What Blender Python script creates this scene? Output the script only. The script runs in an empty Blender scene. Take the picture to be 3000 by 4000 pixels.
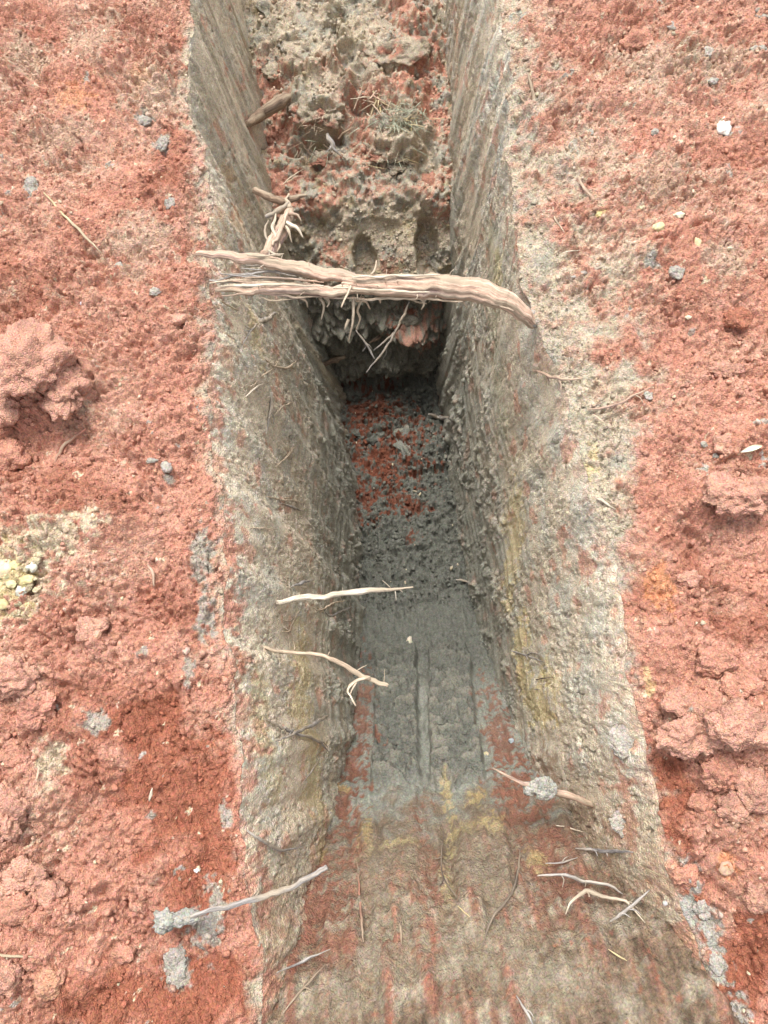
import bpy, math, random
import numpy as np
from mathutils import Matrix

# ------------------------------------------------------------------ camera, sky, sun, exposure
F = 1671.0            # focal length in "photo units" (photo = 1659 x 2212 units)
H = 1.30              # camera height above the ground beside the trench
AL, TH = math.radians(15.7), math.radians(7.0)
FWD = np.array([0, math.sin(AL), -math.cos(AL)])
R0 = np.array([1.0, 0, 0]); D0 = np.array([0, -math.cos(AL), -math.sin(AL)])
RGT = math.cos(TH) * R0 + math.sin(TH) * D0
DWN = -math.sin(TH) * R0 + math.cos(TH) * D0
CAM = np.array([0, 0, H])
sc = bpy.context.scene
cd = bpy.data.cameras.new('camera'); cam = bpy.data.objects.new('camera', cd)
sc.collection.objects.link(cam)
cd.sensor_fit = 'VERTICAL'; cd.angle = 2 * math.atan(1106 / F); cd.clip_start = 0.01; cd.clip_end = 200
M = Matrix.Identity(4)
for i in range(3):
    M[i][0] = RGT[i]; M[i][1] = -DWN[i]; M[i][2] = -FWD[i]; M[i][3] = CAM[i]
cam.matrix_world = M
sc.camera = cam

SUN_EL, SUN_AZ = 66, -8      # soft overcast light, a little stronger from the far end of the trench
w = bpy.data.worlds.new('World'); sc.world = w; w.use_nodes = True
nt = w.node_tree; nt.nodes.clear()
sky = nt.nodes.new('ShaderNodeTexSky'); sky.sky_type = 'NISHITA'; sky.sun_disc = False
sky.sun_elevation = math.radians(SUN_EL); sky.sun_rotation = math.radians(SUN_AZ)
sky.dust_density = 4.0; sky.air_density = 1.0
hs = nt.nodes.new('ShaderNodeHueSaturation'); hs.inputs['Saturation'].default_value = 0.22   # cloud cover: nearly neutral sky
bg = nt.nodes.new('ShaderNodeBackground'); bg.inputs['Strength'].default_value = 0.14
wo = nt.nodes.new('ShaderNodeOutputWorld')
nt.links.new(sky.outputs[0], hs.inputs['Color']); nt.links.new(hs.outputs[0], bg.inputs['Color']); nt.links.new(bg.outputs[0], wo.inputs[0])
sl = bpy.data.lights.new('sun', 'SUN'); sl.energy = 1.5; sl.angle = math.radians(22); sl.color = (1.0, 0.965, 0.92)
so = bpy.data.objects.new('sun', sl); sc.collection.objects.link(so)
so.rotation_euler = (math.radians(SUN_EL - 90), 0, math.radians(-SUN_AZ))   # light arrives from +Y, high up
so.location = (0, 4, 6)
sc.view_settings.view_transform = 'Standard'; sc.view_settings.look = 'None'
sc.view_settings.exposure = 1.18; sc.view_settings.gamma = 1.0; sc.view_settings.use_curve_mapping = False
sc.cycles.max_bounces = 8; sc.cycles.diffuse_bounces = 6
sc.cycles.use_denoising = True

# ------------------------------------------------------------------ noise
rng = np.random.default_rng(7); random.seed(7)
PERM = np.tile(rng.permutation(256), 2).astype(np.int32)
GR = np.array([[1,1,0],[-1,1,0],[1,-1,0],[-1,-1,0],[1,0,1],[-1,0,1],[1,0,-1],[-1,0,-1],
               [0,1,1],[0,-1,1],[0,1,-1],[0,-1,-1],[1,1,0],[-1,1,0],[0,-1,1],[0,-1,-1]], dtype=np.float32)
RT = rng.random((4096, 8)).astype(np.float32)

def perlin(P, seed=0):
    P = np.asarray(P, dtype=np.float32)
    Pi = np.floor(P).astype(np.int32); f = P - Pi
    Pi = (Pi + seed * 37) & 255
    u = f * f * f * (f * (f * 6 - 15) + 10)
    x0, y0, z0 = Pi[:, 0], Pi[:, 1], Pi[:, 2]
    x1, y1, z1 = (x0 + 1) & 255, (y0 + 1) & 255, (z0 + 1) & 255
    fx, fy, fz = f[:, 0], f[:, 1], f[:, 2]
    def g(ix, iy, iz, dx, dy, dz):
        k = GR[PERM[PERM[PERM[ix] + iy] + iz] & 15]
        return k[:, 0] * dx + k[:, 1] * dy + k[:, 2] * dz
    def lx(iy, iz, dy, dz):
        a = g(x0, iy, iz, fx, dy, dz); b = g(x1, iy, iz, fx - 1, dy, dz)
        return a + u[:, 0] * (b - a)
    a = lx(y0, z0, fy, fz); b = lx(y1, z0, fy - 1, fz); a = a + u[:, 1] * (b - a)
    c = lx(y0, z1, fy, fz - 1); d = lx(y1, z1, fy - 1, fz - 1); c = c + u[:, 1] * (d - c)
    return a + u[:, 2] * (c - a)

def fbm(P, scale, octv=3, seed=0, gain=0.5):
    P = np.asarray(P, dtype=np.float32) * np.float32(scale); t = np.zeros(len(P), np.float32); a = 1.0
    for k in range(octv):
        t += a * perlin(P, seed + k); P = P * 2.03; a *= gain
    return t

def crumbs(P, cell, seed=0, density=1.0, rmin=0.3, rmax=0.62, warp=0.25):
    """rounded crumbs: dome height in metres and a random number per crumb (0 where no crumb)"""
    Q = np.asarray(P, dtype=np.float32) / np.float32(cell)
    if warp:
        wv = perlin(Q * 1.7, seed + 3); wv2 = perlin(Q * 1.7 + 11.3, seed + 5)
        Q = Q + np.stack([wv, wv2, wv - wv2], 1) * np.float32(warp)
    B = np.floor(Q - 0.5).astype(np.int32)
    best = np.zeros(len(Q), np.float32); tone = np.zeros(len(Q), np.float32)
    for ox in (0, 1):
        for oy in (0, 1):
            for oz in (0, 1):
                c = B + np.array([ox, oy, oz], np.int32)
                h = ((c[:, 0] * 73856093) ^ (c[:, 1] * 19349663) ^ (c[:, 2] * 83492791) ^ (seed * 2654435)) & 4095
                r = RT[h]
                d = Q - (c + 0.5 + (r[:, :3] - 0.5) * 0.8)
                R = rmin + (rmax - rmin) * r[:, 3]
                q = 1 - (d * d).sum(1) / (R * R)
                v = np.maximum(q, 0) ** 0.7 * R * (r[:, 4] < density)
                m = v > best
                best = np.where(m, v, best); tone = np.where(m, r[:, 5] + 0.001, tone)
    return best * cell, tone

def billow(P, scale, octv=3, seed=0, gain=0.55, warp=0.35):
    """crumbly relief: rounded bumps with sharp creases between them"""
    P = np.asarray(P, dtype=np.float32) * np.float32(scale)
    P = P + np.stack([perlin(P * .6 + 3.1, seed + 20), perlin(P * .6 + 9.7, seed + 21), perlin(P * .6 + 17.3, seed + 22)], 1) * np.float32(warp * 2)
    t = np.zeros(len(P), np.float32); a = 1.0
    for k in range(octv):
        t += a * (np.sqrt(np.abs(perlin(P, seed + k))) - .45); P = P * 2.07 + 5.3; a *= gain
    return t

def ss(a, b, x):
    t = np.clip((x - a) / (b - a), 0, 1); return t * t * (3 - 2 * t)

# ------------------------------------------------------------------ base shape of the place
def ray(px, py): return FWD + (px - 829.5) / F * RGT + (py - 1106) / F * DWN
def atz(px, py, z):
    v = ray(px, py); return CAM + (z - H) / v[2] * v

LR_Y = [-0.6, -0.3, 0.05, 0.4, 0.6, 0.9, 1.1, 1.33, 1.6, 2.2, 3.0]
LR_X = [-0.28, -0.277, -0.288, -0.290, -0.296, -0.280, -0.268, -0.30, -0.285, -0.29, -0.28]
RR_Y = [-0.6, -0.47, -0.33, -0.2, -0.06, 0.085, 0.24, 0.41, 0.6, 0.8, 1.0, 1.2, 1.45, 2.2, 3.0]
RR_X = [0.45, 0.424, 0.39, 0.378, 0.380, 0.388, 0.390, 0.378, 0.356, 0.325, 0.328, 0.363, 0.39, 0.44, 0.44]
RD_Y = [-0.5, -0.1, 0.1, 0.7, 1.2, 1.6, 2.2, 3.0]
RD_X = [0.265, 0.268, 0.288, 0.308, 0.325, 0.322, 0.385, 0.39]
def smooth_interp(y, Y, X):
    y = np.asarray(y, float); s = 0
    for o in (-0.06, -0.03, 0, 0.03, 0.06): s = s + np.interp(y + o, Y, X)
    return s / 5
def wob(y, k): return .006 * np.sin(y * 17 + k) + .004 * np.sin(y * 41 + 2.3 * k) + .0025 * np.sin(y * 83 + 1.7 * k)
def XLR(y): return smooth_interp(y, LR_Y, LR_X) + wob(np.asarray(y, float), 1.0)
def XRR(y): return smooth_interp(y, RR_Y, RR_X) + wob(np.asarray(y, float), 4.0)
KD = 0.30
def d_in(dn): return dn / (1 - KD * np.minimum(dn, 1.6))          # working depth used for the tables below
def d_out(d): return d / (1 + KD * d)                             # real depth in metres
def lam(dn): return (H + dn) / (H + d_in(dn))
def tf(y, z):
    d = max(-z, 0.0); dn = d_out(d); return y * (H + dn) / (H + d), (-dn if z < 0 else z)
def XL(y, dep): l = lam(dep); return l * XL_(np.asarray(y) / l, d_in(dep))
def XR(y, dep): l = lam(dep); return l * XR_(np.asarray(y) / l, d_in(dep))
def XL_(y, dep):
    near = ss(1.3, 0.9, np.asarray(y, float))
    return XLR(y) + (0.075 - .018 * near) * dep + near * 0.055 * (1 - np.exp(-dep / 0.22))
def XR_(y, dep):
    a = smooth_interp(y, RD_Y, RD_X)
    return a + (XRR(y) - a) * np.exp(-dep / 0.42)
LC, LW, RC, RW = 0.025, 0.035, 0.05, 0.075     # rounding of the two rims

FP = np.array([(-20, .02), (-1.2, .01), (-.62, .0), (-.46, -.015), (-.38, -.06), (-.32, -.15), (-.27, -.27), (-.235, -.38), (-.16, -.60),
               (-.065, -.85), (.06, -1.12), (.24, -1.45), (.45, -1.72), (.70, -1.90), (1.12, -2.03), (1.42, -2.10), (1.52, -2.06),
               (1.545, -1.90), (1.53, -1.60), (1.50, -1.30), (1.46, -1.10), (1.455, -1.00), (1.50, -.90), (1.60, -.77),
               (1.75, -.70), (1.95, -.67), (2.2, -.62), (2.6, -.50), (3.2, -.25), (3.6, -.02), (4.2, .0), (20, .02)])
FP = np.array([tf(y, z) for y, z in FP])
FS = np.concatenate([[0], np.cumsum(np.hypot(*np.diff(FP, axis=0).T))])
def prof(s):
    y = z = 0
    for o in (-0.04, -0.02, 0, 0.02, 0.04):
        y = y + np.interp(s + o, FS, FP[:, 0]); z = z + np.interp(s + o, FS, FP[:, 1])
    return y / 5, z / 5
_s = np.linspace(18, FS[-1] - 14, 2400); _py, _pz = prof(_s)
def s_of(y, z): return float(_s[np.argmin((_py - y) ** 2 + (_pz - z) ** 2)])

GB = []   # ground mounds and hollows: (x, y, rx, ry, height)
def gb(px, py, rx, ry, h):
    p = atz(px, py, 0); GB.append((p[0], p[1], rx, ry, h))
for a in [(60, 780, .10, .07, .055), (20, 860, .06, .05, .03), (150, 830, .05, .05, .03), (90, 960, .11, .045, -.045), (60, 700, .10, .03, -.02),
          (120, 1130, .13, .10, .03), (330, 1290, .05, .07, -.03), (300, 1180, .06, .05, -.012), (60, 1480, .08, .06, .03), (120, 1640, .05, .05, -.02),
          (60, 1760, .06, .08, .03), (120, 1850, .04, .05, -.03), (60, 2080, .09, .12, .035), (400, 1750, .10, .18, -.028), (380, 2100, .12, .16, -.02),
          (200, 180, .12, .08, .02), (130, 60, .08, .05, -.02), (300, 480, .12, .1, .015), (230, 330, .07, .05, -.015),
          (1580, 1480, .10, .09, .04), (1500, 1570, .07, .045, .045), (1620, 1590, .06, .05, .035), (1480, 1720, .06, .06, -.045), (1560, 1780, .08, .07, .02),
          (1540, 1180, .07, .06, -.03), (1600, 1050, .10, .06, .035), (1460, 1300, .06, .1, .012), (1620, 930, .06, .05, .02), (1500, 980, .06, .04, -.015),
          (1350, 90, .09, .05, -.03), (1450, 180, .10, .06, .02), (1590, 330, .07, .06, -.025), (1500, 480, .12, .1, .018), (1330, 640, .07, .05, -.018),
          (1600, 720, .06, .05, -.03), (1640, 1850, .06, .1, .03), (1560, 2000, .06, .07, -.025), (1640, 2130, .07, .08, -.02), (1480, 560, .05, .04, .012)]:
    gb(*a)
def ground(x, y):
    z = np.zeros(np.broadcast(x, y).shape)
    for cx, cy, rx, ry, h in GB:
        z = z + h * np.exp(-(((x - cx) / rx) ** 2 + ((y - cy) / ry) ** 2))
    ol = np.maximum(XLR(y) - x, 0); orr = np.maximum(x - XRR(y), 0)
    left = x < 0.03
    z = np.where(left, z * ss(0, .06, ol) - LC * np.exp(-ol / LW), z * ss(0, .08, orr) - RC * np.exp(-orr / RW))
    return z
def inside(x, y, z):
    dep = np.maximum(-z, 0)
    fl = np.interp(y, _py, _pz)
    pit = (x > XL(y, dep)) & (x < XR(y, dep)) & (z > fl) & (z < 0.0)
    return (z < ground(x, y)) & ~pit | ((z < fl) & (x > XLR(y)) & (x < XRR(y)))
_T = np.linspace(0, 1, 420)
def hit(px, py):
    v = ray(px, py); t0 = (0.10 - H) / v[2]; t1 = (-1.6 - H) / v[2]
    t = t0 + (t1 - t0) * _T; q = CAM[:, None] + v[:, None] * t
    k = max(int(np.argmax(inside(q[0], q[1], q[2]))), 1)
    t = np.linspace(t[k - 1], t[k], 24); q = CAM[:, None] + v[:, None] * t
    return q[:, int(np.argmax(inside(q[0], q[1], q[2])))]
def wpt(px, py, z=None, lift=0.0):
    p = hit(px, py) if z is None else atz(px, py, z)
    v = ray(px, py); v = v / np.linalg.norm(v)
    return p - v * lift
def pxm(px, p): return px * float((np.asarray(p) - CAM) @ FWD) / F      # photo units -> metres at point p

# ------------------------------------------------------------------ helpers: objects, meshes, materials
COL = sc.collection
def link(o, parent=None):
    COL.objects.link(o)
    if parent is not None: o.parent = parent
    return o
def tag(o, label=None, cat=None, group=None, kind=None):
    if label: o['label'] = label
    if cat: o['category'] = cat
    if group: o['group'] = group
    if kind: o['kind'] = kind
    return o
def mesh_obj(name, V, faces, col, mat, parent=None, smooth=True, origin=None):
    V = np.asarray(V, np.float32)
    if origin is not None: V = V - np.asarray(origin, np.float32)
    me = bpy.data.meshes.new(name)
    faces = np.asarray(faces, np.int32); k = faces.shape[1]
    me.vertices.add(len(V)); me.vertices.foreach_set('co', V.ravel())
    me.loops.add(faces.size); me.loops.foreach_set('vertex_index', faces.ravel())
    me.polygons.add(len(faces)); me.polygons.foreach_set('loop_start', np.arange(0, faces.size, k, dtype=np.int32))
    me.update(calc_edges=True)
    if smooth: me.polygons.foreach_set('use_smooth', np.ones(len(faces), bool))
    if col is not None:
        at = me.color_attributes.new('soil', 'FLOAT_COLOR', 'POINT')
        c = np.ones((len(V), 4), np.float32); c[:, :3] = col[:, :3]
        if col.shape[1] == 4: c[:, 3] = col[:, 3]
        if col.shape[1] == 6: me.attributes.new('bark', 'FLOAT_VECTOR', 'POINT').data.foreach_set('vector', np.ascontiguousarray(col[:, 3:6], dtype=np.float32).ravel())
        at.data.foreach_set('color', c.ravel())
    me.materials.append(mat)
    o = bpy.data.objects.new(name, me); link(o, parent)
    if origin is not None: o.location = [float(t) for t in origin]
    return o
def grid_faces(n, m, flip=False):
    i = np.arange(n * m).reshape(n, m)
    f = np.stack([i[:-1, :-1], i[1:, :-1], i[1:, 1:], i[:-1, 1:]], -1).reshape(-1, 4)
    return f[:, ::-1] if flip else f
def empty(name, loc):
    o = bpy.data.objects.new(name, None); o.empty_display_size = 0.02; link(o); o.location = [float(t) for t in loc]
    bpy.context.view_layer.update(); return o
def soil_mat(name, grain, bump, rough=0.93, spec=0.15, var=0.35, rough2=None):
    m = bpy.data.materials.new(name); m.use_nodes = True; t = m.node_tree; N = t.nodes; L = t.links
    b = N['Principled BSDF']; at = N.new('ShaderNodeAttribute'); at.attribute_name = 'soil'
    tc = N.new('ShaderNodeTexCoord')
    n1 = N.new('ShaderNodeTexNoise'); n1.inputs['Scale'].default_value = grain; n1.inputs['Detail'].default_value = 5; n1.inputs['Roughness'].default_value = 0.7
    n2 = N.new('ShaderNodeTexVoronoi'); n2.inputs['Scale'].default_value = grain * 1.3; n2.feature = 'F1'
    L.new(tc.outputs['Object'], n1.inputs['Vector']); L.new(tc.outputs['Object'], n2.inputs['Vector'])
    mr = N.new('ShaderNodeMapRange'); mr.inputs[1].default_value = 0.25; mr.inputs[2].default_value = 0.75
    mr.inputs[3].default_value = 1 - var; mr.inputs[4].default_value = 1 + var
    L.new(n1.outputs[0], mr.inputs[0])
    mx = N.new('ShaderNodeMix'); mx.data_type = 'RGBA'; mx.blend_type = 'MULTIPLY'; mx.inputs[0].default_value = 1.0
    L.new(at.outputs['Color'], mx.inputs[6]); L.new(mr.outputs[0], mx.inputs[7])
    # single grains of other tint
    mg = N.new('ShaderNodeMix'); mg.data_type = 'RGBA'; mg.blend_type = 'OVERLAY'; mg.inputs[0].default_value = 0.28
    L.new(mx.outputs[2], mg.inputs[6]); L.new(n2.outputs['Color'], mg.inputs[7])
    hsv = N.new('ShaderNodeHueSaturation'); hsv.inputs['Saturation'].default_value = 0.35
    L.new(n2.outputs['Color'], hsv.inputs['Color']); L.new(hsv.outputs[0], mg.inputs[7])
    L.new(mg.outputs[2], b.inputs['Base Color'])
    b.inputs['Roughness'].default_value = rough; b.inputs['Specular IOR Level'].default_value = spec
    ad = N.new('ShaderNodeMath'); ad.operation = 'SUBTRACT'; L.new(n1.outputs[0], ad.inputs[0]); L.new(n2.outputs['Distance'], ad.inputs[1])
    bp = N.new('ShaderNodeBump'); bp.inputs['Strength'].default_value = 0.8; bp.inputs['Distance'].default_value = bump
    L.new(ad.outputs[0], bp.inputs['Height']); L.new(bp.outputs[0], b.inputs['Normal'])
    if name == 'red_soil':   # broader unevenness, also carries the outskirts of the sheet
        n3 = N.new('ShaderNodeTexNoise'); n3.inputs['Scale'].default_value = 26; n3.inputs['Detail'].default_value = 9; n3.inputs['Roughness'].default_value = .78
        L.new(tc.outputs['Object'], n3.inputs['Vector'])
        r3 = N.new('ShaderNodeMapRange'); r3.inputs[1].default_value = .3; r3.inputs[2].default_value = .7; r3.inputs[3].default_value = .94; r3.inputs[4].default_value = 1.16
        L.new(n3.outputs[0], r3.inputs[0])
        m3 = N.new('ShaderNodeMix'); m3.data_type = 'RGBA'; m3.blend_type = 'MULTIPLY'; m3.inputs[0].default_value = 1.0
        L.new(mg.outputs[2], m3.inputs[6]); L.new(r3.outputs[0], m3.inputs[7]); L.new(m3.outputs[2], b.inputs['Base Color'])
        b3 = N.new('ShaderNodeBump'); b3.inputs['Strength'].default_value = .45; b3.inputs['Distance'].default_value = .008
        L.new(n3.outputs[0], b3.inputs['Height']); L.new(b3.outputs[0], bp.inputs['Normal'])
    if rough2 is not None:   # alpha of the attribute: smeared, slightly shiny clay
        rr = N.new('ShaderNodeMapRange'); rr.inputs[3].default_value = rough2; rr.inputs[4].default_value = rough
        L.new(at.outputs['Alpha'], rr.inputs[0]); L.new(rr.outputs[0], b.inputs['Roughness'])
    return m
MAT_RED = soil_mat('red_soil', 260, 0.004)
MAT_CLAY = soil_mat('clay', 230, 0.0035, var=.36, rough2=0.6, spec=0.22)
MAT_CRUMB = soil_mat('crumb_soil', 380, 0.002, var=0.2)
def bark_mat():
    m = bpy.data.materials.new('root_bark'); m.use_nodes = True; t = m.node_tree; N = t.nodes; L = t.links; b = N['Principled BSDF']
    at = N.new('ShaderNodeAttribute'); at.attribute_name = 'soil'; bk = N.new('ShaderNodeAttribute'); bk.attribute_name = 'bark'
    n1 = N.new('ShaderNodeTexNoise'); n1.inputs['Scale'].default_value = 330; n1.inputs['Detail'].default_value = 6; n1.inputs['Roughness'].default_value = .65
    n2 = N.new('ShaderNodeTexNoise'); n2.inputs['Scale'].default_value = 90; n2.inputs['Detail'].default_value = 4
    L.new(bk.outputs['Vector'], n1.inputs['Vector']); L.new(bk.outputs['Vector'], n2.inputs['Vector'])
    r1 = N.new('ShaderNodeMapRange'); r1.inputs[1].default_value = .3; r1.inputs[2].default_value = .7; r1.inputs[3].default_value = .34; r1.inputs[4].default_value = 1.3
    L.new(n1.outputs[0], r1.inputs[0])
    mx = N.new('ShaderNodeMix'); mx.data_type = 'RGBA'; mx.blend_type = 'MULTIPLY'; mx.inputs[0].default_value = 1.0
    L.new(at.outputs['Color'], mx.inputs[6]); L.new(r1.outputs[0], mx.inputs[7])
    r2 = N.new('ShaderNodeMapRange'); r2.inputs[1].default_value = .44; r2.inputs[2].default_value = .6; L.new(n2.outputs[0], r2.inputs[0])
    m2 = N.new('ShaderNodeMix'); m2.data_type = 'RGBA'; m2.inputs[7].default_value = (.35, .285, .205, 1)       # dried soil clinging to the bark
    k = N.new('ShaderNodeMath'); k.operation = 'MULTIPLY'; k.inputs[1].default_value = .8; L.new(r2.outputs[0], k.inputs[0]); L.new(k.outputs[0], m2.inputs[0])
    L.new(mx.outputs[2], m2.inputs[6]); L.new(m2.outputs[2], b.inputs['Base Color'])
    b.inputs['Roughness'].default_value = .85; b.inputs['Specular IOR Level'].default_value = .2
    bp = N.new('ShaderNodeBump'); bp.inputs['Strength'].default_value = .9; bp.inputs['Distance'].default_value = .003
    L.new(n1.outputs[0], bp.inputs['Height']); L.new(bp.outputs[0], b.inputs['Normal'])
    return m
MAT_ROOT = bark_mat()
MAT_STONE = soil_mat('stone', 150, 0.001, rough=0.7, spec=0.3, var=0.1)

C = lambda *a: np.array(a, np.float32)
RED = C(.425, .208, .145); RED2 = C(.25, .090, .053); PINK = C(.51, .285, .21)
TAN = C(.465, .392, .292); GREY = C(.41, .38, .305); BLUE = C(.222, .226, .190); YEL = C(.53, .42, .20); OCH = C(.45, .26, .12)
PALE = C(.56, .48, .34); BROWN = C(.25, .17, .115); LGREY = C(.315, .305, .265)
def mixc(a, b, t): return a + (b - a) * t[:, None]

class Sheet:   # collects coloured patches placed by photo points but stored in the surface's own coordinates
    def __init__(s, kind): s.kind = kind
    def uv(s, p):
        if s.kind == 'g': return p[0], p[1]
        if s.kind == 'w': return p[1], p[2]
        return p[0], s_of(p[1], p[2])
    def ell(s, px, py, rx, ry, U, V, N, soft=0.35, rag=0.7):
        c = s.uv(hit(px, py)); l = s.uv(hit(px - rx, py)); r = s.uv(hit(px + rx, py)); a = s.uv(hit(px, py - ry)); b = s.uv(hit(px, py + ry))
        if s.kind == 'w':
            ru = max(abs(a[0] - b[0]) / 2, .01); rv = max(abs(l[1] - r[1]) / 2, .01)
        else:
            ru = max(abs(r[0] - l[0]) / 2, .005); rv = max(abs(a[1] - b[1]) / 2, .005)
        d = np.sqrt(((U - c[0]) / ru) ** 2 + ((V - c[1]) / rv) ** 2) + N * rag
        return ss(1 + soft, 1 - soft, d)
    def line(s, pts, width, U, V, N, rag=1.0):
        q = [s.uv(hit(*p)) for p in pts]; d = np.full(len(U), 9.0)
        for (a, b) in zip(q[:-1], q[1:]):
            ax, ay = a; bx, by = b; L2 = (bx - ax) ** 2 + (by - ay) ** 2 + 1e-9
            t = np.clip(((U - ax) * (bx - ax) + (V - ay) * (by - ay)) / L2, 0, 1)
            d = np.minimum(d, np.hypot(U - ax - t * (bx - ax), V - ay - t * (by - ay)))
        return ss(1.3, .5, d / width + N * rag)

def stretch(a, b, step, ext0, ext1, grow=1.10):
    core = list(np.arange(a, b + step * .5, step)); lo = []; hi = []
    x, d = a, step
    while x > ext0: d *= grow; x -= d; lo.append(x)
    x, d = core[-1], step
    while x < ext1: d *= grow; x += d; hi.append(x)
    return np.array(lo[::-1] + core + hi)

SAMPLES = {}     # displaced points + colours for the scattered crumbs
def finish_sheet(name, P, n, m, colr, alpha, mat, flip):
    o = mesh_obj(name, P, grid_faces(n, m, flip), np.concatenate([colr, alpha[:, None]], 1), mat)
    tag(o, kind='structure'); SAMPLES[name] = (P, colr); return o

# ------------------------------------------------------------------ ground on both sides
def red_share(x, y, side, N):
    """how far the red spoil replaces the tan clay that spills over the rim"""
    pts = BL if side < 0 else BR
    bx = np.interp(y, pts[:, 1], pts[:, 0]); wd = np.interp(y, pts[:, 1], pts[:, 2])
    return ss(-1, 1, (side * (x - bx)) / (wd * 1.7) + N * 3.0)
def bound(pts):
    a = np.array([[*atz(px, py, 0)[:2], w] for px, py, w in pts]); return a[np.argsort(a[:, 1])]
BL = bound([(410, 0, .012), (398, 120, .012), (392, 190, .012), (420, 290, .015), (450, 380, .02), (430, 470, .03), (445, 560, .02), (455, 700, .012),
            (440, 850, .012), (455, 1000, .012), (470, 1100, .012), (480, 1250, .02), (470, 1400, .02), (500, 1550, .012), (522, 1700, .01), (535, 1900, .01), (550, 2212, .012)])
BR = bound([(1140, 0, .03), (1160, 150, .04), (1190, 270, .05), (1230, 400, .07), (1260, 550, .07), (1320, 700, .06), (1350, 850, .04), (1370, 950, .02),
            (1350, 1050, .015), (1365, 1150, .012), (1360, 1300, .012), (1370, 1400, .012), (1395, 1550, .014), (1395, 1700, .02), (1440, 1800, .02), (1500, 1950, .015),
            (1560, 2100, .015), (1600, 2212, .012)])

def build_ground(side):
    name = 'ground_left' if side < 0 else 'ground_right'
    off = np.concatenate([[-.002, -.001], stretch(0.0, 0.62, 0.0028, 0, 18.0)])      # two rows tuck under the rim
    ys = stretch(-0.50, 1.60, 0.0027, -14, 15)
    O, Y = np.meshgrid(off, ys, indexing='ij'); n, m = O.shape
    cs = np.maximum(np.gradient(off)[:, None], np.gradient(ys)[None, :]).ravel(); fine = ss(.022, .005, cs)      # grid too coarse to carry single crumbs
    O = O * (.60 + .40 * ss(-.4, 1.5, Y)); O = O.ravel(); Y = Y.ravel(); sk = np.maximum(-O, 0) * 1400; O = np.maximum(O, 0)
    X = (XLR(Y) - O) if side < 0 else (XRR(Y) + O)
    Z = ground(X, Y)
    P = np.stack([X, Y, Z], 1)
    fade = fine            # no fine relief where the grid is coarse
    e = 0.5 * np.exp(-O / 0.03)
    D = np.stack([-side * e, np.zeros_like(e), 1 - e], 1); D /= np.linalg.norm(D, axis=1)[:, None]
    sh = Sheet('g'); N1 = fbm(P, 22, 3, 1); N2 = fbm(P, 70, 3, 5)
    big = fbm(P, 9, 4, 11)
    # regions
    cut = np.zeros(len(X))
    if side < 0:
        for a in [(400, 1680, 130, 170), (330, 1560, 100, 60), (440, 1900, 90, 150), (400, 2150, 160, 130), (250, 2150, 120, 90)]: cut = np.maximum(cut, sh.ell(*a, X, Y, N1))
    else:
        for a in [(1435, 1690, 50, 75), (1460, 1800, 40, 60), (1580, 2130, 90, 110), (1500, 1960, 45, 90), (1640, 1990, 50, 70)]: cut = np.maximum(cut, sh.ell(*a, X, Y, N1))
    coarse = ss(-.15, .35, fbm(P, 6, 2, 21) + .25 * (sh.ell(60, 1800, 200, 420, X, Y, N1) + sh.ell(80, 820, 190, 170, X, Y, N1) if side < 0 else sh.ell(1580, 1650, 160, 180, X, Y, N1)))
    share = red_share(X, Y, side, N1 * .5 + N2 * .25)
    # crumbs of several sizes
    c2, t2 = crumbs(P, .026, 4, .45, .22, .5, .9); c3, t3 = crumbs(P, .0115, 6, .6, .25, .55, .9)
    b1 = billow(P, 17, 2, 60); b2 = billow(P, 44, 2, 63); b3 = billow(P, 80, 2, 66, .55)
    soft = 1 - .85 * cut
    claysm = 1 - .45 * (1 - share)
    rid = fbm(np.stack([X * 1.0 + Y * .35, Y * .18, Z], 1), 75, 3, 31) * cut          # combed marks where the bucket cut
    crk = np.abs(fbm(P, 26, 3, 41)); crk = ss(.10, .0, crk) * ss(-.1, .3, fbm(P, 7, 2, 43))
    h = .018 * big + (.008 * N1 + .003 * N2) * (1 - .4 * cut)
    h += (b1 * .026 * (.2 + .8 * coarse) + b2 * .019 * (.45 + .55 * coarse)) * soft * claysm + b3 * .0100 * (1 - .5 * cut) * (.6 + .4 * share)
    h += rid * .011 - crk * .010
    hc = .008 * big + .004 * N1 + b2 * .004 + b3 * .005; k = np.exp(-O / .016); h = h + (hc - h) * k
    P = P + D * (h * (0.15 + .85 * fade))[:, None]
    P[:, 2] -= sk * .035; P[:, 0] += side * sk * .012
    # colour
    col = np.tile(RED, (len(X), 1))
    col = mixc(col, RED2, ss(-.1, .6, fbm(P, 5, 3, 51)) * .55)
    col = mixc(col, PINK, ss(.0, .5, fbm(P, 14, 3, 53)) * .5)
    col = mixc(col, RED2 * 1.06, cut * .9)
    mixz = ss(.05, .55, fbm(P, 7, 3, 57) + (ss(.5, 1.2, Y) * .32 if side < 0 else ss(.35, .9, Y) * .34 + ss(.05, -.1, X - .62) * .1)) * (1 - cut)
    tt = np.where(c3 > c2 * .5, t3, t2)
    col = mixc(col, TAN * 1.05, mixz * np.where(tt > .45, .46, .12))
    clay = mixc(np.tile(TAN * .98, (len(X), 1)), GREY * .92, ss(-.2, .5, fbm(P, 16, 3, 61)))
    clay = mixc(clay, PALE, ss(.15, .6, fbm(P, 30, 2, 63)) * .2) * .86
    clay = mixc(clay, RED * 1.1, ((t3 > .88) & (c3 > .001)) * .5 + ss(.25, .5, fbm(P, 18, 2, 67)) * (.45 if side > 0 else .2) * ss(.1, .5, Y))
    col = mixc(clay, col, share)
    pale = (t3 > .955) & (c3 > .0015); col = mixc(col, PALE, pale * .8)
    grey = (t2 > .965) & (c2 > .002); col = mixc(col, LGREY * .95, grey * .85)
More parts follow.
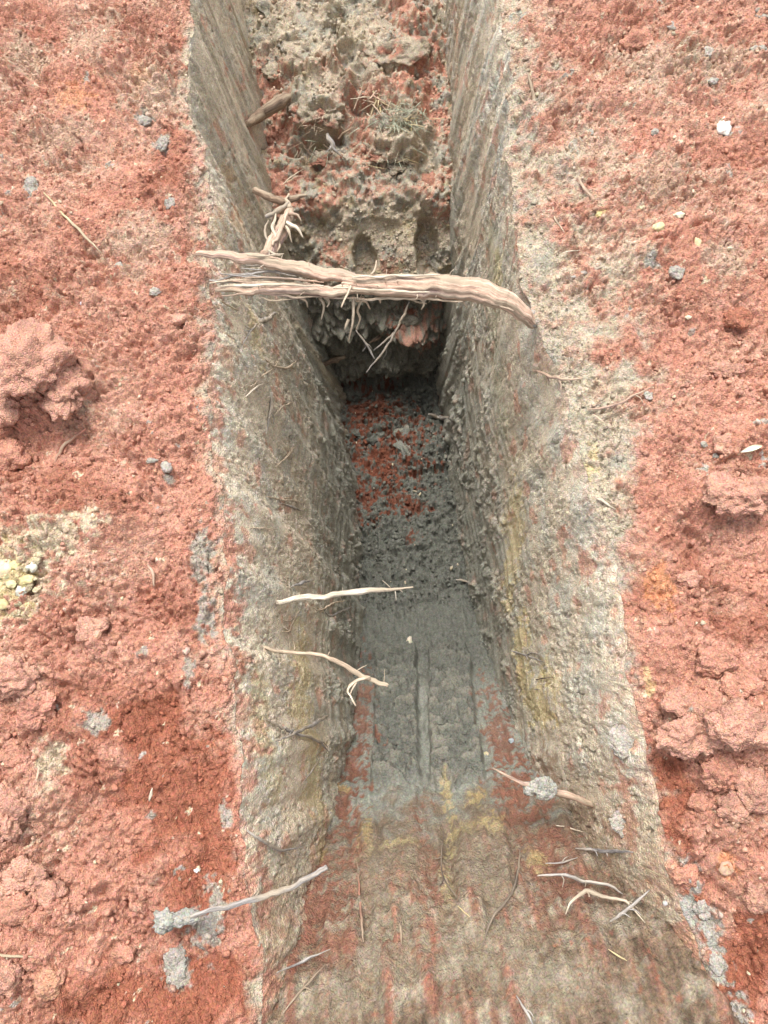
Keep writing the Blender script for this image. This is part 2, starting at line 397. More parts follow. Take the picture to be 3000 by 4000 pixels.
    pats = []
    if side < 0:
        pats += [(a, PALE * .95, .7) for a in [(20, 1235, 90, 95), (110, 1640, 30, 50), (120, 1160, 60, 40), (200, 1130, 30, 25)]]
        pats += [(a, YEL * 1.15, .55) for a in [(15, 1255, 45, 60)]]
        pats += [(a, C(.55, .26, .14), .6) for a in [(155, 195, 40, 35), (300, 165, 20, 30)]]
        pats += [(a, TAN * 1.0, .4) for a in [(130, 300, 70, 45), (280, 530, 80, 55), (200, 90, 60, 40), (60, 110, 50, 40), (330, 200, 60, 60), (110, 1660, 25, 45)]]
        pats += [(a, C(.33, .30, .25), .9) for a in [(380, 2085, 26, 45), (445, 2010, 28, 50), (470, 1960, 22, 50), (205, 1555, 24, 22), (325, 1760, 10, 10), (490, 1760, 14, 28), (432, 1190, 22, 45),
                                           (445, 1330, 22, 40), (405, 1455, 14, 20), (310, 258, 14, 14), (352, 310, 14, 16), (312, 1405, 16, 10), (360, 1030, 12, 10)]]
    else:
        pats += [(a, TAN * 1.0, .42) for a in [(1420, 130, 90, 60), (1560, 130, 70, 60), (1420, 380, 80, 50), (1300, 330, 60, 80), (1300, 850, 60, 80), (1330, 560, 70, 60), (1240, 640, 60, 60), (1570, 560, 50, 40)]]
        pats += [(a, C(.55, .24, .11), .6) for a in [(1425, 1270, 28, 45), (1575, 1870, 24, 20)]]
        pats += [(a, LGREY * .98, .9) for a in [(1530, 2000, 22, 60), (1555, 2090, 20, 60), (1590, 2180, 22, 50), (1500, 1900, 18, 40), (1485, 1960, 25, 35), (1350, 1600, 40, 36), (1335, 1780, 20, 40), (1410, 560, 14, 12)]]
        pats += [(a, YEL, .5) for a in [(1285, 990, 10, 30), (1270, 1020, 12, 20), (1300, 460, 10, 8), (1405, 1480, 9, 40)]]
    for a, cc, k in pats: col = mixc(col, cc, sh.ell(*a, X, Y, N2 + N1 * .6, .3, 1.1) * k)
    col = col * (1 + fine * (.32 * (t2 - .5) * (c2 > 0) + .22 * (t3 - .5) * (c3 > 0)))[:, None]
    col = mixc(np.tile(RED * .97, (len(X), 1)), np.clip(col, .01, .8), fine)
    return finish_sheet(name, P, n, m, col, np.ones(len(X), np.float32) - .4 * cut.astype(np.float32), MAT_RED, side < 0)
build_ground(-1); build_ground(1)

# ------------------------------------------------------------------ trench walls
def build_wall(side):
    name = 'trench_wall_left' if side < 0 else 'trench_wall_right'
    c0 = LC if side < 0 else RC
    dep = [c0]; st = .0042
    while dep[-1] < 1.42: dep.append(dep[-1] + st); st *= 1.0022
    dep = np.array(dep); ys = np.concatenate([stretch(-0.48, 1.20, .0026, -2, 1.2), stretch(1.204, 2.45, .0042, 1.204, 4.2)])
    Dp, Y = np.meshgrid(dep, ys, indexing='ij'); n, m = Dp.shape
    Dp = Dp.ravel(); Y = Y.ravel()
    if side < 0: X = XL(Y, Dp) - (XL(Y, np.full_like(Y, c0)) - XLR(Y)) * np.exp(-(Dp - c0) / .05)
    else: X = XR(Y, Dp) - (XR(Y, np.full_like(Y, c0)) - XRR(Y)) * np.exp(-(Dp - c0) / .05)
    P = np.stack([X, Y, -Dp], 1); Z = -Dp; Dn = Dp; Yo = Y / lam(Dp)
    e = 0.5 * np.exp(-(Dp - c0) / 0.03); Dp = d_in(Dp)
    D = np.stack([-side * (1 - e), np.zeros_like(e), e], 1); D /= np.linalg.norm(D, axis=1)[:, None]
    Pw = np.stack([X, Y, -c0 + (Z + c0) * .42], 1)
    sh = Sheet('w'); N1 = fbm(Pw, 22, 3, 1); N2 = fbm(Pw, 70, 3, 5); big = fbm(Pw, 9, 4, 11)
    PS = np.stack([X * 0, Y * 1.0 + Z * .05 * side, Z * .07], 1)                # streaks drawn down by the bucket
    s1 = fbm(PS, 15, 3, 71); s2 = fbm(PS, 70, 3, 73)
    PN = np.stack([X * 0, Z * 1.6 + Y * .22, Y * .07 - Z * .02], 1); far = ss(.98, 1.25, Yo)      # nearer the camera the bucket scraped along the trench
    s1 = s1 * far + fbm(PN, 17, 4, 72) * (1 - far); s2 = s2 * far + fbm(PN, 60, 3, 74) * (1 - far)
    top = np.exp(-(Dp - c0) / .30)
    rough = ss(-.12, .22, fbm(np.stack([X, Y, Z * .35], 1), 11, 3, 75) + .55 * top - .05 - .5 * ss(1.15, 1.5, Yo) * (side < 0))
    c2, t2 = crumbs(Pw, .026, 4, .45, .22, .5, .9); c3, t3 = crumbs(Pw, .0115, 6, .6, .25, .55, .9)
    b1 = billow(P, 17, 2, 60); b2 = billow(Pw, 44, 2, 63); b3 = billow(Pw, 80, 2, 66, .55)
    lumps = ss(.10, .32, fbm(np.stack([X, Y, Z * .45], 1), 12, 3, 77)) * ss(.35, .9, Dp)
    h = (.006 * big + .0022 * N1) * (1 - .5 * far) + .0008 * N2
    wd = np.maximum(far, ss(.25, .75, Dp)); h += wd * (s1 * (.0022 + .006 * far) + s2 * (.0007 + .0003 * far) * (1 - .6 * rough)) + wd * ss(-.06, .06, s1) * (.0015 + .003 * far) * (1 - .7 * top)
    h += (b2 * .0036 + b3 * .0048) * (.10 + .90 * rough) + (b1 * .014 + b2 * .011 + .004) * lumps
    crk = ss(.07, .0, np.abs(fbm(P, 24, 3, 79))) * ss(.0, .3, fbm(P, 6, 2, 81)); h -= crk * .005
    pit = crumbs(Pw, .016, 31, .5, .15, .36, .9)[0]; h -= pit * 2.4 * (.25 + .75 * rough)
    hc = .008 * big + .004 * N1 + b2 * .004 + b3 * .005; k = np.exp(-(Dn - c0) / .016); h = h + (hc - h) * k
    if side > 0:   # hollow where the thick root enters the wall
        p = hit(1140, 655); h -= .05 * np.exp(-(((Y - p[1]) / .03) ** 2 + ((Z - p[2]) / .05) ** 2))
    P = P + D * h[:, None]
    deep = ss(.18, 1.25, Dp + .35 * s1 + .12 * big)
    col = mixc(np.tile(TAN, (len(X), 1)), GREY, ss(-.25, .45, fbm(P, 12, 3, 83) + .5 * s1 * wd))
    col = mixc(col, BLUE * 1.05, deep * .82)  # blue-grey of the lower clay, with shade at depth painted in
    col = mixc(col, PALE * .9, ss(.2, .6, fbm(P, 30, 2, 63)) * .35 * (1 - deep))
    col = mixc(col, LGREY * 1.2, ss(.0, .35, s1) * (.2 + .4 * far) * (1 - .5 * deep) * wd)
    col = mixc(col, YEL * .85, ss(.25, .6, s1 + .3 * N1) * .2 * wd * (1 - .6 * deep))
    col = mixc(col, RED, ((t3 > .93) & (c3 > .001)) * .55 * (1 - deep) + ss(.36, .55, fbm(P, 16, 3, 91)) * .6 * (1 - .6 * deep))
    def ln(pts, lw, cc, k):
        nonlocal col
        col = mixc(col, cc, sh.line(pts, lw, Y, Z, N1 * 1.0 + N2 * 1.2 + s2 * .7, 1.0) * k)
    if side < 0:
        ln([(655, 1400), (650, 1520), (672, 1640), (688, 1740), (695, 1840)], .05, YEL * .95, .5)
        ln([(560, 1480), (575, 1600), (600, 1700)], .03, YEL * .8, .4)
        ln([(500, 1120), (508, 1250), (505, 1340)], .02, RED, .75); ln([(520, 1420), (515, 1480)], .02, RED2 * 1.1, .7)
        ln([(548, 690), (560, 760)], .03, YEL, .4)
        ln([(548, 2080), (560, 2160), (565, 2212)], .03, RED2, .8)
        ln([(585, 1950), (590, 2100), (600, 2200)], .05, BROWN * 1.1, .6)
        ln([(500, 700), (490, 800)], .025, PALE, .35)
        col = mixc(col, C(.22, .175, .11), ss(1.15, 1.4, Yo) * ss(.0, .3, s1) * .6)
        ln([(500, 380), (520, 470), (470, 500)], .03, OCH * .9, .35)
    else:
        ln([(1112, 1060), (1105, 1150), (1100, 1280)], .05, YEL, .48)
        ln([(1128, 1400), (1135, 1470), (1165, 1520)], .06, YEL * 1.02, .6)
        ln([(1075, 560), (1072, 620)], .03, YEL, .5)
        ln([(1200, 1500), (1180, 1440)], .03, YEL, .5)
        ln([(1330, 1640), (1345, 1740), (1360, 1850)], .02, RED, .75)
        ln([(1300, 1700), (1340, 1700)], .012, RED, .6)
        ln([(1265, 1200), (1268, 1240)], .018, RED, .7)
        ln([(1180, 1660), (1200, 1760), (1230, 1830)], .05, BROWN * 1.1, .6)
        ln([(1430, 2050), (1470, 2212)], .04, RED2 * 1.1, .8)
        ln([(1110, 140), (1090, 280), (1060, 420)], .03, LGREY, .6)
        ln([(1060, 500), (1085, 900)], .05, C(.30, .295, .20), .5)
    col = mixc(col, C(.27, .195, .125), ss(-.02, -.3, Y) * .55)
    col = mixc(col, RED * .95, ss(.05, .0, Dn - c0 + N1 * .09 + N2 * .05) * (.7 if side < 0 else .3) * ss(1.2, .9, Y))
    col = col * (1 + .12 * np.exp(-Dp / .45))[:, None] * C(1.14, 1.13, 1.135) ** (1 - .5 * ss(-.05, -.3, Y))[:, None]  # daylight put into the colour: walls lightened overall, most near the rim
    col = np.clip(col * (1 + .25 * (t2 - .5) * (c2 > 0) * rough + .2 * (t3 - .5) * (c3 > 0) + .10 * s2 * wd + .22 * N2)[:, None], .01, .8)
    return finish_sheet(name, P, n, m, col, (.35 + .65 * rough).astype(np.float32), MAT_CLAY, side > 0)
build_wall(-1); build_wall(1)

# ------------------------------------------------------------------ trench floor: near ramp, deep bottom, back face and ledge
def build_floor():
    so = lambda y, z: s_of(*tf(y, z))
    s0, s1_ = so(-.62, 0), so(2.6, -.5)
    ss_ = stretch(s0, s1_, .0046, so(-1.2, .01) - 1.0, so(3.6, 0) + 1.0)
    q = np.linspace(0, 1, 150)
    Q, S = np.meshgrid(q, ss_, indexing='ij'); n, m = Q.shape; Q = Q.ravel(); S = S.ravel()
    Y, Z = prof(S); dep = np.maximum(-Z, 0)
    a = XL(Y, dep) - .05; b = XR(Y, dep) + .05
    X = a + (b - a) * Q
    Y1, Z1 = prof(S + .004); T = np.stack([Y1 - Y, Z1 - Z], 1); T /= np.linalg.norm(T, axis=1)[:, None] + 1e-9
    D = np.stack([np.zeros_like(X), -T[:, 1], T[:, 0]], 1)
    P = np.stack([X, Y, Z], 1)
    mar = np.maximum(ss(.06, .0, X - a), ss(.06, .0, b - X)) * ss(-.35, -.5, Y)
    sh = Sheet('f'); U, V = X, S
    N1 = fbm(P, 22, 3, 1); N2 = fbm(P, 70, 3, 5); big = fbm(P, 9, 4, 11)
    ledge = ss(so(1.46, -1.12), so(1.46, -1.02), S); back = ss(so(1.50, -2.08), so(1.545, -1.9), S) * (1 - ledge)
    ramp = ss(so(.24, -1.45), so(.02, -1.03), S) * (1 - ledge); bottom = (1 - ledge) * (1 - ramp) * (1 - back)
    end = ss(so(-.20, -.48), so(-.33, -.17), S)
    c2, t2 = crumbs(P, .026, 4, .45, .22, .5, .9); c3, t3 = crumbs(P, .0115, 6, .6, .25, .55, .9)
    b0 = billow(P, 9, 2, 57); b1 = billow(P, 17, 2, 60); b2 = billow(P, 44, 2, 63); b3 = billow(P, 80, 2, 66, .55)
    PS = np.stack([X, V * .09, np.zeros_like(X)], 1); st1 = fbm(PS, 30, 3, 93); st2 = fbm(PS, 110, 3, 95)
    PT = np.stack([X * .35, V, np.zeros_like(X)], 1); tr = fbm(PT, 34, 3, 97)       # cross tears on the tooth bands
    # two crumbly bands between the smooth grooves left by the bucket teeth
    def band(l, r, t, bt):
        e = [sh.uv(hit(l[0], t)), sh.uv(hit(r[0], t)), sh.uv(hit(l[1], bt)), sh.uv(hit(r[1], bt))]
        sv = np.clip((V - e[0][1]) / (e[2][1] - e[0][1] + 1e-6), 0, 1)
        xl = e[0][0] + (e[2][0] - e[0][0]) * sv; xr = e[1][0] + (e[3][0] - e[1][0]) * sv
        lo, hi = min(e[0][1], e[2][1]), max(e[0][1], e[2][1])
        return ss(-.004, .003, X - xl + N1 * .008) * ss(-.004, .003, xr - X + N1 * .008) * ss(lo - .03, lo + .03, V + N1 * .05) * ss(hi + .006, hi - .006, V + N1 * .02)
    bands = np.maximum(band((812, 805), (902, 905), 1415, 1700), band((925, 932), (1012, 1052), 1415, 1700))
    lowb = np.maximum(band((775, 780), (905, 905), 1720, 1960), band((975, 985), (1100, 1110), 1760, 1960))
    rough = np.clip(ledge * .9 + back * .8 + end * .75 + bands * .8 + ss(so(.42, -1.7), so(.6, -1.83), S) * bottom * 1.0, 0, 1)
    h = (.012 * N1 + .006 * N2) * (1 - .65 * ramp) + big * (.010 + .012 * ledge + .012 * back - .006 * end)
    h += (b2 * .016 + b3 * .008) * (.15 + .85 * rough) * (1 - .45 * ledge) * (1 - .7 * end) + b1 * (.017 * ledge + .045 * back + .03 * bottom * rough + .008 * end + .02 * bands) + (b2 * .005 + b3 * .0045) * end + b0 * (.026 * ledge + .03 * back)
    h = h * (1 - .5 * bands)
    h += st1 * (.009 + .004 * end) * ramp * (1 - bands) + st2 * .006 * (1 - rough) + bands * (.034 + .026 * tr + .008 * b2) + lowb * .012
    h -= ss(.06, .0, np.abs(tr - .1)) * (bands * .026 + bottom * .016)
    h += -.012 * ss(.12, .0, np.abs(fbm(P, 12, 3, 99))) * (ledge * .8 + back * .6)
    def bump(px, py, rx, ry, hh, soft=.5, rag=.5):
        nonlocal h
        h = h + sh.ell(px, py, rx, ry, U, V, N1, soft, rag) * hh
    h = h * (1 - .75 * sh.ell(840, 545, 140, 75, U, V, N1, .3, .4) - .5 * sh.ell(920, 345, 26, 70, U, V, N1, .3, .3))
    bump(655, 70, 75, 110, .055, .45); bump(830, 90, 95, 110, .05, .45); bump(905, 30, 50, 60, .03)
    bump(690, 225, 70, 55, .08, .4, .35); bump(690, 310, 60, 22, -.05); bump(850, 290, 70, 45, .045, .3); bump(880, 335, 40, 22, .03, .3)
    bump(920, 345, 22, 60, -.03, .25, .2); bump(930, 420, 40, 40, .035); bump(780, 430, 110, 50, .03); bump(670, 440, 50, 25, .02)
    bump(600, 270, 50, 50, -.02); bump(850, 215, 70, 30, .04); bump(760, 370, 60, 30, .02)
    bump(788, 565, 23, 50, -.045, .2, .2); bump(924, 545, 24, 66, -.055, .2, .2); bump(640, 560, 40, 50, -.03, .3)
    bump(810, 690, 90, 22, .05); bump(895, 700, 45, 28, .06); bump(850, 770, 45, 30, .05); bump(720, 700, 40, 40, .03)
    bump(920, 960, 50, 55, .05, .3); bump(830, 905, 75, 35, .03, .3); bump(800, 880, 40, 20, .02); bump(840, 830, 100, 14, -.05)
    bump(880, 1190, 90, 10, .012); bump(900, 1300, 70, 4, -.016, .5); bump(870, 1275, 90, 4, -.014, .5); bump(840, 1430, 45, 4, -.012, .5); bump(850, 1195, 100, 5, -.02)
    bump(900, 1405, 120, 5, -.02, .5)
    h -= mar * .06
    P = P + D * h[:, None]
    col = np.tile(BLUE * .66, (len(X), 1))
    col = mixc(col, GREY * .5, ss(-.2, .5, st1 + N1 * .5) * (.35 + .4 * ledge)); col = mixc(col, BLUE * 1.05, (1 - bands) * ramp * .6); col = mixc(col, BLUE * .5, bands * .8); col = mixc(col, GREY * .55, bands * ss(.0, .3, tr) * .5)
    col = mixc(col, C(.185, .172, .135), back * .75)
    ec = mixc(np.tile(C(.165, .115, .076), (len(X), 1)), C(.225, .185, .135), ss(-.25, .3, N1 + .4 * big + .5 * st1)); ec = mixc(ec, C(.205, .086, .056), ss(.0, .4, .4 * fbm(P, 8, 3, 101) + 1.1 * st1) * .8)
    col = mixc(col, BLUE * .5, bottom * .75)  # shade of the deep bottom put into its colour as a darker tone
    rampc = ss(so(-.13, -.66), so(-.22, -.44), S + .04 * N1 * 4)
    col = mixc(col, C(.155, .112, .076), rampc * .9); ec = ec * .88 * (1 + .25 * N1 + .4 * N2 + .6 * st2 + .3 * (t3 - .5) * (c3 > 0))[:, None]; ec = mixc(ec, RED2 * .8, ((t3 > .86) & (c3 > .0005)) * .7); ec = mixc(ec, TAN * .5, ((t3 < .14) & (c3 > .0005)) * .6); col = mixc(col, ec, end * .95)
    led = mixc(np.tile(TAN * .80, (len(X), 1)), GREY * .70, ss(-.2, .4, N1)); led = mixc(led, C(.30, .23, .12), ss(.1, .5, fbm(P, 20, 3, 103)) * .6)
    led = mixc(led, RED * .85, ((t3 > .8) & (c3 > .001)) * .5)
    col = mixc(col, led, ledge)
    pats = [(a, RED * .9, .92) for a in [(590, 190, 50, 55), (600, 290, 45, 50), (600, 390, 40, 35), (670, 440, 55, 26), (905, 150, 42, 80), (930, 225, 28, 70), (930, 400, 42, 40), (905, 130, 50, 40), (640, 20, 40, 40),
                                          (860, 60, 55, 70), (700, 175, 50, 25), (745, 240, 40, 40), (790, 320, 30, 40), (800, 215, 40, 30), (720, 540, 30, 25), (800, 360, 40, 30), (955, 455, 40, 25), (880, 190, 50, 30)]]
    pats += [(a, RED * .8, .75) for a in [(800, 420, 70, 18), (840, 580, 20, 20), (690, 380, 50, 20), (890, 680, 40, 16), (920, 725, 22, 18)]]
    pats += [(a, RED2 * .62, .9) for a in [(805, 895, 50, 42), (775, 965, 14, 30), (850, 960, 60, 40), (840, 1010, 55, 35), (795, 1075, 30, 30), (860, 1075, 26, 14), (890, 1095, 30, 12), (815, 1000, 40, 30), (895, 1150, 12, 10), (775, 1030, 20, 20)]]  # red soil patches, coloured darker to carry the shade of the deep bottom
    pats += [(a, C(.19, .090, .060), .8) for a in [(778, 1570, 24, 90), (765, 1640, 30, 50), (735, 1720, 35, 55), (770, 1830, 22, 110), (690, 1900, 45, 90), (930, 1900, 20, 120), (1090, 1600, 26, 90), (1130, 1700, 40, 60), (1180, 1850, 50, 90), (1100, 1750, 25, 40), (700, 1960, 70, 70)]]
    pats += [(a, YEL * .66, .6) for a in [(790, 1805, 11, 30), (972, 1735, 9, 38), (1062, 1785, 16, 18), (1030, 1725, 16, 12), (975, 1840, 10, 16), (850, 1830, 34, 8), (740, 1700, 12, 10), (1010, 1800, 40, 10), (965, 1900, 10, 40), (1150, 1850, 14, 20), (690, 1820, 16, 22)]]
    pats += [(a, C(.205, .17, .12), .6) for a in [(845, 1900, 60, 60), (1040, 1890, 55, 70), (860, 1970, 70, 40), (905, 1990, 60, 30), (1040, 2030, 90, 50), (860, 2080, 90, 40), (1180, 2120, 80, 40), (740, 2150, 60, 40)]]
    pats += [(a, TAN * .88, .85) for a in [(655, 70, 55, 90), (800, 90, 45, 70), (850, 340, 50, 30), (700, 230, 40, 40), (922, 340, 20, 60), (830, 480, 90, 40), (788, 560, 18, 30)]]
    for a, cc, k in pats: col = mixc(col, cc, sh.ell(*a, U, V, N1 * .8 + N2 * 1.5 + st2 * .5, .35, 1.3) * k)
    col = mixc(col, PALE, ((t3 > .975) & (c3 > .002)) * .7 * ledge)
    col = np.clip(col * (1 + .3 * (t2 - .5) * (c2 > 0) * rough + .25 * (t3 - .5) * (c3 > 0) + .15 * st2 * (1 - rough))[:, None], .01, .8)
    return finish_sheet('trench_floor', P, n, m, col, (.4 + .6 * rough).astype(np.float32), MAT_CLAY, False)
build_floor()

# ------------------------------------------------------------------ roots, twigs, straws
def catmull(P, step):
    P = np.asarray(P, float)
    if len(P) == 2: P = np.array([P[0], (P[0] + P[1]) / 2, P[1]])
    Q = np.vstack([2 * P[0] - P[1], P, 2 * P[-1] - P[-2]]); out = []; par = []
    for i in range(1, len(Q) - 2):
        p0, p1, p2, p3 = Q[i - 1], Q[i], Q[i + 1], Q[i + 2]
        n = max(2, int(np.linalg.norm(p2 - p1) / step))
        t = np.linspace(0, 1, n, endpoint=False)[:, None]
        out.append(.5 * ((2 * p1) + (-p0 + p2) * t + (2 * p0 - 5 * p1 + 4 * p2 - p3) * t ** 2 + (-p0 + 3 * p1 - 3 * p2 + p3) * t ** 3)); par.append(i - 1 + t[:, 0])
    out.append(P[-1:]); par.append([len(P) - 1])
    return np.vstack(out), np.concatenate(par) / (len(P) - 1)
SCHEME = {  # bark / split-wood colours
    'pink':  (C(.58, .38, .28), C(.68, .51, .39), C(.27, .20, .20)),
    'pale':  (C(.64, .50, .36), C(.72, .62, .48), C(.40, .28, .20)),
    'bone':  (C(.70, .60, .46), C(.78, .70, .58), C(.52, .38, .28)),
    'grey':  (C(.36, .335, .315), C(.48, .44, .39), C(.22, .20, .20)),
    'brown': (C(.25, .17, .12), C(.33, .24, .16), C(.14, .10, .08)),
    'dark':  (C(.10, .08, .07), C(.15, .11, .09), C(.06, .05, .05)),
    'red':   (C(.38, .17, .12), C(.43, .22, .16), C(.25, .11, .08)),
    'straw': (C(.58, .46, .24), C(.64, .54, .32), C(.42, .31, .16)),
    'green': (C(.40, .45, .33), C(.52, .55, .43), C(.27, .32, .22)),
}
def tube_geo(P, rad, scheme, sides=9, step=.005, rough=.16, seed=0, ridge=.0, flat=1.0):
    C_, t = catmull(P, step); n = len(C_)
    r = np.interp(t, np.linspace(0, 1, len(rad)), rad)
    T = np.gradient(C_, axis=0); T /= np.linalg.norm(T, axis=1)[:, None] + 1e-12
    r = r * (1 + (.22 if max(rad) < .012 else .09) * perlin(np.stack([t * n * step * 55 + seed * 1.7, np.full(n, 3.3), np.zeros(n)], 1), 5))
    jt = np.stack([perlin(np.stack([t * n * step * 35 + seed, np.full(n, k * 7.7), np.zeros(n)], 1), 3) for k in range(3)], 1)
    j2 = np.stack([perlin(np.stack([t * n * step * 80 + seed, np.full(n, k * 5.1), np.zeros(n)], 1), 7) for k in range(3)], 1)
    C_ = C_ + jt * np.minimum(r[:, None] * 1.0, .0045) + j2 * np.minimum(r[:, None] * .5, .0016)
    up = np.array([0, 0, 1.0]); A = np.cross(T, up); A /= np.linalg.norm(A, axis=1)[:, None] + 1e-9; B = np.cross(A, T)
    th = np.linspace(0, 2 * np.pi, sides, endpoint=False)
    L = np.concatenate([[0], np.cumsum(np.linalg.norm(np.diff(C_, axis=0), axis=1))])
    TT, LL = np.meshgrid(th, L); nn = np.stack([np.cos(TT).ravel() * 1.6, np.sin(TT).ravel() * 1.6, LL.ravel() * 11 + seed * 3.1], 1)
    k = 1 + rough * perlin(nn, seed % 40) + rough * .6 * perlin(nn * 2.7, seed % 40 + 3)
    n2 = np.stack([np.cos(TT).ravel() * 5.5, np.sin(TT).ravel() * 5.5, LL.ravel() * 2.5 + seed], 1); rg = perlin(n2, seed % 40 + 9)
    k = (k + ridge * rg).reshape(n, sides); R = r[:, None] * k
    V = C_[:, None, :] + A[:, None, :] * (np.cos(th)[None, :] * R)[..., None] + B[:, None, :] * (np.sin(th)[None, :] * R * flat)[..., None]
    V = V.reshape(-1, 3)
    i = np.arange(n * sides).reshape(n, sides); j = np.roll(i, -1, axis=1)
    f = np.stack([i[:-1], j[:-1], j[1:], i[1:]], -1).reshape(-1, 4)
    V = np.vstack([V, C_[:1], C_[-1:]]); c0, c1 = len(V) - 2, len(V) - 1
    cap = [[i[0, q], c0, c0, j[0, q]] for q in range(sides)] + [[i[-1, q], j[-1, q], c1, c1] for q in range(sides)]
    tri = np.vstack([f[:, [0, 1, 2]], f[:, [0, 2, 3]], [[a[0], a[1], a[3]] for a in cap[:sides]], [[a[0], a[1], a[2]] for a in cap[sides:]]])
    a, b, d = SCHEME[scheme]
    col = mixc(np.tile(a, (n * sides, 1)), b, ss(-.1, .4, rg)); col = mixc(col, d, ss(.12, .5, perlin(nn * np.array([1.3, 1.3, .6]), seed % 40 + 13)) * .8)
    col = np.vstack([col, np.tile(b, (2, 1))])
    bk = np.stack([(np.cos(TT) * r[:, None]).ravel(), (np.sin(TT) * r[:, None]).ravel() + seed * .37, LL.ravel() * .10], 1); bk = np.vstack([bk, bk[:1], bk[-1:]])
    return V, tri, np.hstack([col, bk])
def join(gs):
    o = 0; Vs = []; Fs = []; Cs = []
    for V, f, c in gs: Vs.append(V); Fs.append(f + o); Cs.append(c); o += len(V)
    return np.vstack(Vs), np.vstack(Fs), np.vstack(Cs)
_sd = [1]
def seed(): _sd[0] += 1; return _sd[0]
def path(pts, mode, rpx):
    """photo points -> metres. mode: ('lie', lift) on the surface; ('out', dz) leaves the surface at its first point; ('z', [..]) given heights"""
    if mode[0] == 'lie':
        return [wpt(px, py, None, (mode[1][i] if isinstance(mode[1], (list, tuple)) else mode[1])) for i, (px, py) in enumerate(pts)]
    if mode[0] == 'out':
        b = hit(*pts[0]); n = len(pts) - 1
        q = [wpt(px, py, b[2] + mode[1] * i / n) for i, (px, py) in enumerate(pts)]
        d = q[0] - q[1]; return [q[0] + d / (np.linalg.norm(d) + 1e-9) * .03] + q
    return [wpt(px, py, z) for (px, py), z in zip(pts, mode[1])]
def hairs(Q, r, n, scheme, length=(.008, .025), down=.6):
    C_, _ = catmull(Q, .004); gs = []
    for _ in range(n):
        k = random.randint(1, len(C_) - 2); p = C_[k]; t = C_[k + 1] - C_[k - 1]; t /= np.linalg.norm(t) + 1e-9
        d = np.array([random.gauss(0, 1), random.gauss(0, 1), random.gauss(-.2, .8)]); d -= t * (d @ t); d /= np.linalg.norm(d)
        L = random.uniform(*length); e = d + t * random.uniform(-.8, .8)
        gs.append(tube_geo([p + d * r * .7, p + d * r + e * L * .5, p + d * r + e * L + np.array([0, 0, -L * .3 * down])], [.0009, .0007, .0004], scheme, 4, .006, .1, seed()))
    return join(gs)
def root(name, label, cat, pts, mode, rpx, scheme, group=None, sides=8, ridge=.1, nh=0, branches=(), flat=1.0, rough=.16):
    Q = path(pts, mode, rpx); rad = [pxm(r, Q[len(Q) // 2]) for r in rpx]
    g = tube_geo(Q, rad, scheme, sides, .004, rough, seed(), ridge, flat)
    if not nh and not branches:
        o = mesh_obj(name, *g, MAT_ROOT, origin=Q[0]); return tag(o, label, cat, group)
    e = empty(name, Q[0]); tag(e, label, cat, group)
    def part(nm, gg, kind=None):
        o = mesh_obj(nm, gg[0] - np.asarray(Q[0]), gg[1], gg[2], MAT_ROOT, e); tag(o, kind=kind)
    part('stem', g)
    for bp, bm, br, bs in branches:
        q = path(bp, bm, br); part('branch', tube_geo(q, [pxm(r, q[0]) for r in br], bs, 6, .004, .2, seed(), .1))
    if nh: part('root_hairs', hairs(Q, rad[len(rad) // 2], nh, scheme), 'stuff')
    return e

